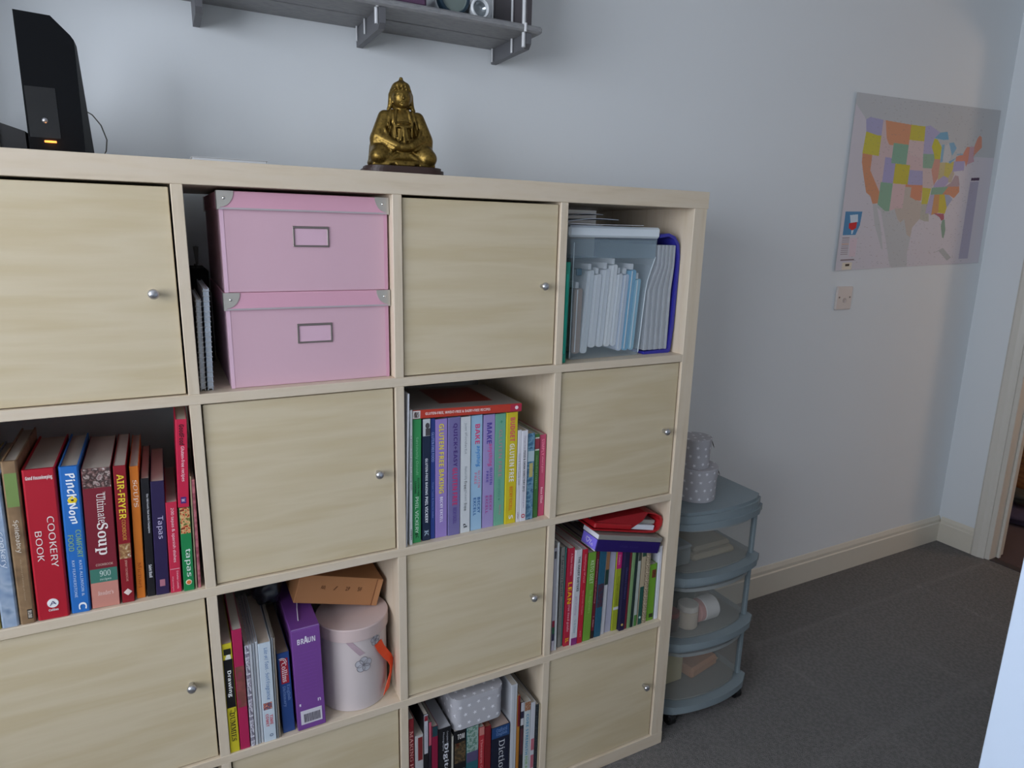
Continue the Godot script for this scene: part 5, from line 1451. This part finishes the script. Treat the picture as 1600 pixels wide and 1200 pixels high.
# longitude and latitude of the corners of a state, drawn flat with its tint
func map_texture() -> ImageTexture:
	var nx := 900
	var ny := 600
	var im := Image.create(nx, ny, false, Image.FORMAT_RGB8)
	im.fill(Color.html("d4d0d8"))
	var to := func(lo: float, la: float) -> Vector2:
		var u := 0.075 + (lo + 124.7) / 57.7 * 0.82
		var v := 0.122 + (49.3 - la) / 24.8 * 0.72
		v += 0.016 * cos((lo + 97) / 57.0 * PI) * 1.5 - 0.012
		return Vector2(u * nx, v * ny)
	var fill := func(pts: Array, col: String, lonlat: bool) -> void:
		var p := PackedVector2Array()
		for i in range(0, pts.size(), 2):
			p.append(to.call(-float(pts[i]), float(pts[i + 1])) if lonlat else Vector2(float(pts[i]) * nx, float(pts[i + 1]) * ny))
		var lo := p[0]
		var hi := p[0]
		for q in p:
			lo = lo.min(q)
			hi = hi.max(q)
		var c := Color.html(col)
		for y in range(maxi(0, int(lo.y)), mini(ny, int(hi.y) + 1)):
			for x in range(maxi(0, int(lo.x)), mini(nx, int(hi.x) + 1)):
				if Geometry2D.is_point_in_polygon(Vector2(x, y), p):
					im.set_pixel(x, y, c)
	var grey := "c3c6c9"
	fill.call([0.0, 0.0, 1.0, 0.0, 1.0, 0.3, 0.86, 0.3, 0.72, 0.36, 0.6, 0.3, 0.5, 0.22, 0.12, 0.2, 0.06, 0.12, 0.0, 0.06], grey, false)
	fill.call([117, 32.5, 114.8, 32.5, 111, 31.3, 106.5, 31.8, 104.5, 29.5, 103, 29, 101.4, 29.8, 99.3, 27, 97.2, 25.9, 97.8, 22.5, 97.0, 19.5, 100, 17.2, 105.5, 20, 109, 25.5, 112.8, 31.2, 114.8, 31.8, 112, 28, 109.6, 23.2, 110.4, 23.4, 115, 28.5], grey, true)
	fill.call([84.8, 22, 80, 23, 75, 20.5, 77, 19.9, 82, 22.4], "b4b8ba", true)
	var S := [
		["a9a9d2", 124.7, 48.4, 123, 49, 117, 49, 117, 46, 119, 45.9, 124, 46.2],
		["d2c83a", 124, 46.2, 119, 45.9, 117, 46, 117, 42, 124.5, 42],
		["d98f63", 124.4, 42, 120, 42, 120, 39, 114.6, 35, 114.7, 32.7, 117.1, 32.5, 118.5, 34, 120.6, 34.6, 122.5, 37.5, 124.2, 40.3],
		["d6bfc0", 120, 42, 114, 42, 114, 36.2, 114.6, 35, 120, 39],
		["d8c0c0", 117, 49, 116, 49, 114.5, 45.6, 113, 44.5, 111, 44.5, 111, 42, 117, 42],
		["e0966c", 116, 49, 104, 49, 104, 45, 111, 45, 111, 44.5, 113, 44.5, 114.5, 45.6],
		["d2c63c", 104, 49, 97.2, 49, 96.6, 46, 104, 46],
		["7fb497", 111, 45, 104, 45, 104, 41, 111, 41],
		["a7a4d4", 114, 42, 111, 42, 111, 41, 109, 41, 109, 37, 114, 37],
		["cfc234", 109, 41, 102, 41, 102, 37, 109, 37],
		["82b394", 114.6, 37, 109, 37, 109, 31.3, 111, 31.3, 114.8, 32.5, 114.6, 35],
		["dcbfc0", 109, 37, 103, 37, 103, 32, 106.6, 32, 106.6, 31.8, 109, 31.3],
		["dcc4c4", 104, 46, 96.6, 46, 96.5, 42.6, 104, 43],
		["dabec0", 104, 43, 96.5, 42.6, 95.4, 40, 102, 40, 102, 41, 104, 41],
		["a9a7d2", 102, 40, 95.4, 40, 94.6, 39, 94.6, 37, 102, 37],
		["e08e68", 103, 37, 94.6, 37, 94.4, 33.7, 97, 33.8, 100, 34.5, 100, 36.5, 103, 36.5],
		["c6bcb0", 103, 36.5, 100, 36.5, 100, 34.5, 97, 33.8, 94.1, 33.5, 93.7, 30, 97, 28, 97.3, 25.9, 99.2, 26.5, 101.4, 29.8, 103, 29, 104.6, 29.7, 106.6, 31.8, 106.6, 32, 103, 32],
		["b2aed6", 97.2, 49, 95, 49.3, 89.6, 48, 92, 46.7, 92.8, 45, 91.2, 43.5, 96.5, 43.5],
		["8cb69a", 96.5, 43.5, 91.2, 43.5, 90.2, 41.8, 91.4, 40.5, 95.8, 40.6],
		["d8c2c0", 95.8, 40.6, 91.4, 40.5, 90.2, 38.8, 89.2, 37, 90.3, 36.3, 94.6, 36.5],
		["d0ca44", 94.6, 36.5, 90.3, 36.3, 91.1, 33, 94, 33],
		["bcbcae", 94, 33, 91.1, 33, 91.5, 31, 89.8, 31, 89.2, 29.2, 91.5, 29.3, 93.8, 29.8],
		["d2cc34", 92.8, 45, 92, 46.7, 90.5, 46.6, 87.9, 45, 87.8, 42.5, 90.6, 42.5, 91.2, 43.5],
		["d99a86", 90.6, 42.5, 87.6, 42.5, 87.6, 38.5, 89.2, 37, 91.4, 40.2],
		["cdbf88", 87.6, 41.8, 84.8, 41.8, 84.8, 39, 87.6, 38],
		["d4c85c", 84.8, 41.8, 82.5, 41.7, 80.6, 42, 80.6, 40.4, 82.5, 38.5, 84.8, 39],
		["cfd3d6", 86.5, 43, 86, 45.6, 84.8, 45.8, 83.4, 45, 82.5, 43, 83.4, 41.8, 87, 41.8],
		["b4aad2", 89.2, 37, 87.6, 38, 84.8, 39, 82.5, 38.5, 82, 37.5, 83.6, 36.6, 89.3, 36.5],
		["86b496", 90, 36.5, 81.7, 36.6, 84.2, 35, 90.2, 35],
		["b6aed2", 90.2, 35, 88.2, 35, 88.4, 30.4, 89.8, 31, 91.5, 31, 91.1, 33],
		["d89a5c", 88.2, 35, 85.6, 35, 85, 31, 88.4, 30.6],
		["d4c238", 85.6, 35, 83.1, 35, 81, 32, 81.6, 30.7, 85, 31],
		["a4b0cc", 83.1, 35, 80.8, 34.8, 78.6, 33.8, 81, 32],
		["d9906a", 84.2, 35, 81.7, 36.6, 76, 36.5, 75.6, 35.3, 78, 34, 80.8, 34.8],
		["b8a0a8", 83.6, 36.6, 80.5, 37.5, 79, 39, 77.2, 38.8, 76, 37, 76, 36.5],
		["c4b8a0", 82.5, 38.5, 80.6, 40.4, 79.5, 39.3, 80.5, 37.5, 82, 37.5],
		["aaa6d4", 80.6, 42, 75, 42, 74.8, 40, 80.6, 39.8],
		["dc8c74", 79.8, 43, 76.5, 43.5, 75, 45, 73.4, 45, 73.3, 42, 74, 40.7, 75, 42, 79.8, 42],
		["c8a0b0", 73.4, 45, 71, 45, 70.8, 42.8, 70, 41.8, 73.6, 41.2, 73.3, 42],
		["e09478", 71, 45.2, 70, 46.8, 69, 47.4, 67.8, 47, 67, 44.8, 70, 43.4, 70.8, 42.8],
		["b4586a", 87.5, 31, 82, 30.7, 81.5, 29.5, 82.8, 29.2, 84, 30],
		["80a48e", 82.4, 29.4, 81.2, 29.4, 80, 27, 80.4, 25.2, 81.2, 25.4, 82.7, 28],
		["6fb0d4", 92, 46.8, 89.5, 48, 86, 48.2, 84.8, 46.6, 87.5, 46.5],
		["84b8d4", 87.8, 45.5, 86.6, 45.6, 86.4, 42, 87.6, 41.7],
		["7cb4d6", 84.4, 45.9, 82, 46, 80.2, 44.8, 82, 43.2, 83.3, 44.6],
		["7ab0d0", 83.4, 42, 79, 42.9, 79, 43, 82.6, 41.5],
		["8ab4d0", 79.6, 43.6, 76.4, 43.6, 76.4, 43.3, 79.6, 43.3],
	]
	for s in S:
		fill.call(s.slice(1), Color.html(s[0]).lerp(Color.html("c4bcc0"), 0.18).to_html(false), true)
	# Alaska-coloured peninsula, inset picture, index column, legends
	fill.call([0.02, 0.655, 0.125, 0.655, 0.12, 0.735, 0.1, 0.79, 0.02, 0.79], "4f8fbe", false)
	fill.call([0.05, 0.675, 0.1, 0.67, 0.105, 0.715, 0.06, 0.725], "cfe0ee", false)
	fill.call([0.05, 0.722, 0.1, 0.715, 0.098, 0.75, 0.075, 0.765, 0.052, 0.75], "d22c34", false)
	fill.call([0.07, 0.763, 0.085, 0.763, 0.08, 0.785, 0.072, 0.785], "cfe0ee", false)
	fill.call([0.845, 0.46, 0.91, 0.455, 0.91, 0.965, 0.84, 0.965], "b4b0c4", false)
	fill.call([0.85, 0.435, 0.912, 0.43, 0.912, 0.448, 0.85, 0.452], "54405a", false)
	fill.call([0.07, 0.81, 0.115, 0.81, 0.115, 0.92, 0.075, 0.92], "dccad4", false)
	fill.call([0.04, 0.955, 0.1, 0.955, 0.1, 0.998, 0.04, 0.998], "e6dccb", false)
	fill.call([0.06, 0.962, 0.085, 0.962, 0.085, 0.975, 0.06, 0.975], "4a4038", false)
	for k in 9:
		var y := 0.805 + k * 0.012
		fill.call([0.02, y, 0.065, y, 0.065, y + 0.005, 0.02, y + 0.005], "a89ca4" if k != 3 else "c89a80", false)
	fill.call([0.025, 0.935, 0.11, 0.935, 0.11, 0.942, 0.025, 0.942], "8a7c84", false)
	var rng := RandomNumberGenerator.new()
	rng.seed = 77
	for k in 900:
		var lo := rng.randf_range(68, 124)
		var la := rng.randf_range(18, 55)
		var p: Vector2 = to.call(-lo, la)
		var c := Color.html(["8a8690", "9a8a7a", "a89ca8", "7f8a8c"][k % 4])
		for i in rng.randi_range(2, 9):
			var xx := int(p.x) + i
			if xx >= 0 and xx < nx and p.y >= 0 and p.y < ny:
				im.set_pixel(xx, int(p.y), im.get_pixel(xx, int(p.y)).lerp(c, 0.75))
	return ImageTexture.create_from_image(im)


# ---------------------------------------------------------------- the brass statue: a field of soft-joined shapes, meshed
var prims := []


func cap(a: Vector3, b: Vector3, ra: float, rb: float, k := 0.5) -> void:
	prims.append([0, a, b, ra, rb, k])


func both(a: Vector3, b: Vector3, ra: float, rb: float, k := 0.5) -> void:
	cap(a, b, ra, rb, k)
	cap(a * Vector3(-1, 1, 1), b * Vector3(-1, 1, 1), ra, rb, k)


func ell(c: Vector3, r: Vector3, k := 0.5) -> void:
	prims.append([1, c, r, 0.0, 0.0, k])


func field(p: Vector3) -> float:
	var d := 100.0
	for q in prims:
		var e: float
		if q[0] == 0:
			var ab: Vector3 = q[2] - q[1]
			var t := clampf((p - q[1]).dot(ab) / maxf(ab.length_squared(), 1e-6), 0, 1)
			e = p.distance_to(q[1] + ab * t) - lerpf(q[3], q[4], t)
		else:
			var r: Vector3 = q[2]
			var s: Vector3 = (p - q[1]) / r
			var l := s.length()
			e = l * (l - 1.0) / maxf((s / r).length(), 1e-4)
		var k: float = q[5]
		if e - d > k:
			continue
		var h := maxf(k - absf(d - e), 0.0) / k
		d = minf(d, e) - h * h * k * 0.25
	return d


func net(st: SurfaceTool, lo: Vector3, hi: Vector3, cell: float, scale_: Vector3) -> void:
	var nx := int((hi.x - lo.x) / cell) + 1
	var ny := int((hi.y - lo.y) / cell) + 1
	var nz := int((hi.z - lo.z) / cell) + 1
	var f := PackedFloat32Array()
	f.resize(nx * ny * nz)
	for k in nz:
		for j in ny:
			for i in nx:
				f[i + nx * (j + ny * k)] = field(lo + Vector3(i, j, k) * cell)
	var at := {}
	var P := []
	var N := []
	for k in nz - 1:
		for j in ny - 1:
			for i in nx - 1:
				var sum := Vector3.ZERO
				var cnt := 0
				var base := i + nx * (j + ny * k)
				var v := [f[base], f[base + 1], f[base + nx], f[base + nx + 1], f[base + nx * ny], f[base + nx * ny + 1], f[base + nx * ny + nx], f[base + nx * ny + nx + 1]]
				var neg := 0
				for q in v:
					if q < 0:
						neg += 1
				if neg == 0 or neg == 8:
					continue
				for e in ([[0, 1], [2, 3], [4, 5], [6, 7], [0, 2], [1, 3], [4, 6], [5, 7], [0, 4], [1, 5], [2, 6], [3, 7]]):
					var a: float = v[e[0]]
					var b: float = v[e[1]]
					if (a < 0) != (b < 0):
						var t := a / (a - b)
						var pa := Vector3(e[0] & 1, (e[0] >> 1) & 1, e[0] >> 2)
						var pb := Vector3(e[1] & 1, (e[1] >> 1) & 1, e[1] >> 2)
						sum += pa.lerp(pb, t)
						cnt += 1
				at[base] = P.size()
				var pos := lo + (Vector3(i, j, k) + sum / cnt) * cell
				P.append(pos)
				var h := cell * 0.4
				N.append(Vector3(field(pos + Vector3(h, 0, 0)) - field(pos - Vector3(h, 0, 0)), field(pos + Vector3(0, h, 0)) - field(pos - Vector3(0, h, 0)), field(pos + Vector3(0, 0, h)) - field(pos - Vector3(0, 0, h))).normalized())
	for k in range(1, nz - 1):
		for j in range(1, ny - 1):
			for i in range(1, nx - 1):
				var b0 := i + nx * (j + ny * k)
				for ax in 3:
					var stp: int = [1, nx, nx * ny][ax]
					var u: int = [nx, nx * ny, 1][ax]
					var w: int = [nx * ny, 1, nx][ax]
					var a := f[b0]
					var b := f[b0 + stp]
					if (a < 0) == (b < 0):
						continue
					var q := [b0 - u - w, b0 - w, b0, b0 - u]
					if not (at.has(q[0]) and at.has(q[1]) and at.has(q[2]) and at.has(q[3])):
						continue
					var order := [0, 2, 1, 0, 3, 2] if a < 0 else [0, 1, 2, 0, 2, 3]
					for o in order:
						var id: int = at[q[o]]
						st.set_normal(N[id])
						st.set_uv(Vector2.ZERO)
						st.add_vertex(P[id] * scale_)


func statue(at: Vector3) -> void:
	var o := thing("brass_statue", "small brass statue of a seated robed deity on a dark base", "statue", at)
	o.rotation.y = -0.13
	var brass := StandardMaterial3D.new()
	brass.albedo_texture = noise_tex(3, 0.03, ["3a2d18", "665326", "8c7238", "755f2e", "483a20"], 256)
	brass.uv1_triplanar = true
	brass.uv1_scale = Vector3.ONE * 12
	brass.metallic = 0.85
	brass.roughness = 0.36
	var mb := MB.new()
	mb.prism(rounded(0.083, 0.055, 0.04), 0, 0.019, 1)
	mb.prism(rounded(0.078, 0.051, 0.037), 0.019, 0.0245, 1)
	put("base", mb, mat("3a2622", 0.45), o)
	var st := SurfaceTool.new()
	st.begin(Mesh.PRIMITIVE_TRIANGLES)
	# body, centimetres
	prims.clear()
	cap(Vector3(0, 2.5, -0.8), Vector3(0, 8.5, -0.6), 3.6, 2.7)
	ell(Vector3(0, 10.3, -0.5), Vector3(4.1, 2.0, 2.0), 0.8)
	cap(Vector3(-3.6, 1.9, 1.0), Vector3(3.6, 1.9, 1.0), 1.8, 1.8)
	both(Vector3(4.5, 2.6, 1.2), Vector3(4.9, 2.1, 1.7), 2.2, 2.0)
	ell(Vector3(0, 0.8, -0.3), Vector3(7.0, 1.3, 4.2), 0.6)
	both(Vector3(5.9, 0.5, -0.6), Vector3(5.6, 4.2, -1.0), 1.0, 0.9)
	both(Vector3(3.3, 10.5, -0.4), Vector3(4.7, 6.4, 0.1), 1.45, 1.6)
	both(Vector3(4.7, 6.3, 0.3), Vector3(1.5, 4.3, 2.9), 1.35, 0.9, 0.3)
	both(Vector3(5.0, 5.6, -0.2), Vector3(5.0, 3.2, 0.2), 1.5, 1.3)
	both(Vector3(4.9, 5.2, 1.2), Vector3(2.2, 3.6, 2.9), 0.5, 0.45, 0.2)
	ell(Vector3(0, 4.0, 2.9), Vector3(1.7, 0.9, 1.0), 0.3)
	# robe edges, sash, bow, folds, feet
	both(Vector3(1.2, 12.0, 0.9), Vector3(1.8, 9.2, 1.95), 0.26, 0.27, 0.15)
	both(Vector3(1.8, 9.2, 1.95), Vector3(1.6, 6.2, 2.4), 0.27, 0.24, 0.15)
	both(Vector3(2.2, 12.0, 0.5), Vector3(2.9, 8.0, 1.7), 0.25, 0.25, 0.2)
	cap(Vector3(-1.3, 8.4, 2.2), Vector3(1.3, 8.4, 2.2), 0.32, 0.32, 0.15)
	cap(Vector3(-1.1, 9.2, 2.1), Vector3(1.1, 9.2, 2.1), 0.2, 0.2, 0.2)
	both(Vector3(0.35, 8.2, 2.4), Vector3(0.75, 5.6, 2.7), 0.26, 0.34, 0.12)
	cap(Vector3(0, 8.2, 2.5), Vector3(0, 5.2, 2.9), 0.24, 0.34, 0.12)
	both(Vector3(3.6, 7.8, 1.3), Vector3(3.0, 6.0, 2.0), 0.3, 0.3, 0.3)
	both(Vector3(2.2, 3.4, 2.5), Vector3(5.4, 1.0, 2.7), 0.35, 0.3, 0.25)
	both(Vector3(1.4, 2.6, 2.6), Vector3(3.6, 0.6, 3.0), 0.35, 0.3, 0.25)
	both(Vector3(3.2, 0.35, 3.2), Vector3(6.2, 0.35, 2.2), 0.35, 0.35, 0.2)
	cap(Vector3(-1.6, 0.35, 3.6), Vector3(1.6, 0.35, 3.6), 0.4, 0.4, 0.3)
	cap(Vector3(0, 11.0, -0.3), Vector3(0, 12.6, 0.0), 1.2, 1.0)
	net(st, Vector3(-7.6, -0.7, -5.0), Vector3(7.6, 13.6, 4.6), 0.29, Vector3.ONE * 0.01)
	# head and hood
	prims.clear()
	cap(Vector3(0, 11.2, -0.3), Vector3(0, 13.0, 0.1), 1.1, 0.9)
	ell(Vector3(0, 14.5, 0.4), Vector3(1.7, 2.25, 1.7), 0.2)
	ell(Vector3(0, 15.3, -0.5), Vector3(2.05, 2.5, 1.8), 0.15)
	cap(Vector3(0, 14.5, -0.8), Vector3(0, 11.6, -0.8), 1.5, 1.5, 0.3)
	both(Vector3(1.7, 15.2, -0.5), Vector3(1.85, 13.0, -0.4), 0.5, 0.5, 0.3)
	both(Vector3(1.85, 13.0, -0.4), Vector3(2.25, 12.1, -0.3), 0.45, 0.35, 0.2)
	ell(Vector3(0, 16.9, 0.0), Vector3(1.55, 1.1, 1.5), 0.4)
	cap(Vector3(0, 17.4, 0.0), Vector3(0, 18.3, 0.0), 0.75, 0.35, 0.4)
	ell(Vector3(0, 18.55, 0), Vector3(0.32, 0.32, 0.32), 0.15)
	for i in 5:
		var a := (i - 2) * 0.45
		cap(Vector3(1.62 * sin(a), 16.1, 0.1 + 1.62 * cos(a)), Vector3(1.35 * sin(a), 17.0, 0.1 + 1.3 * cos(a)), 0.24, 0.16, 0.12)
	cap(Vector3(-1.45, 15.95, 0.8), Vector3(1.45, 15.95, 0.8), 0.2, 0.2, 0.2)
	cap(Vector3(0, 15.0, 1.85), Vector3(0, 14.15, 2.2), 0.16, 0.27, 0.15)
	both(Vector3(0.15, 15.1, 1.9), Vector3(0.95, 15.2, 1.6), 0.13, 0.1, 0.15)
	both(Vector3(0.62, 14.75, 1.72), Vector3(0.62, 14.7, 1.74), 0.3, 0.28, 0.12)
	cap(Vector3(-0.35, 13.6, 1.88), Vector3(0.35, 13.6, 1.88), 0.16, 0.16, 0.12)
	cap(Vector3(-0.25, 13.3, 1.82), Vector3(0.25, 13.3, 1.82), 0.17, 0.17, 0.12)
	ell(Vector3(0, 12.85, 1.45), Vector3(0.5, 0.4, 0.45), 0.3)
	both(Vector3(1.5, 14.9, 0.3), Vector3(1.55, 13.5, 0.35), 0.26, 0.3, 0.2)
	net(st, Vector3(-3.2, 10.3, -2.6), Vector3(3.2, 19.3, 2.9), 0.15, Vector3(0.0114, 0.01, 0.0108))
	st.index()
	var mi := MeshInstance3D.new()
	var am := st.commit()
	am.surface_set_material(0, brass)
	mi.mesh = am
	mi.name = "figure"
	mi.position.y = 0.0248
	mi.scale = Vector3(1.0, 0.925, 1.0)
	o.add_child(mi)
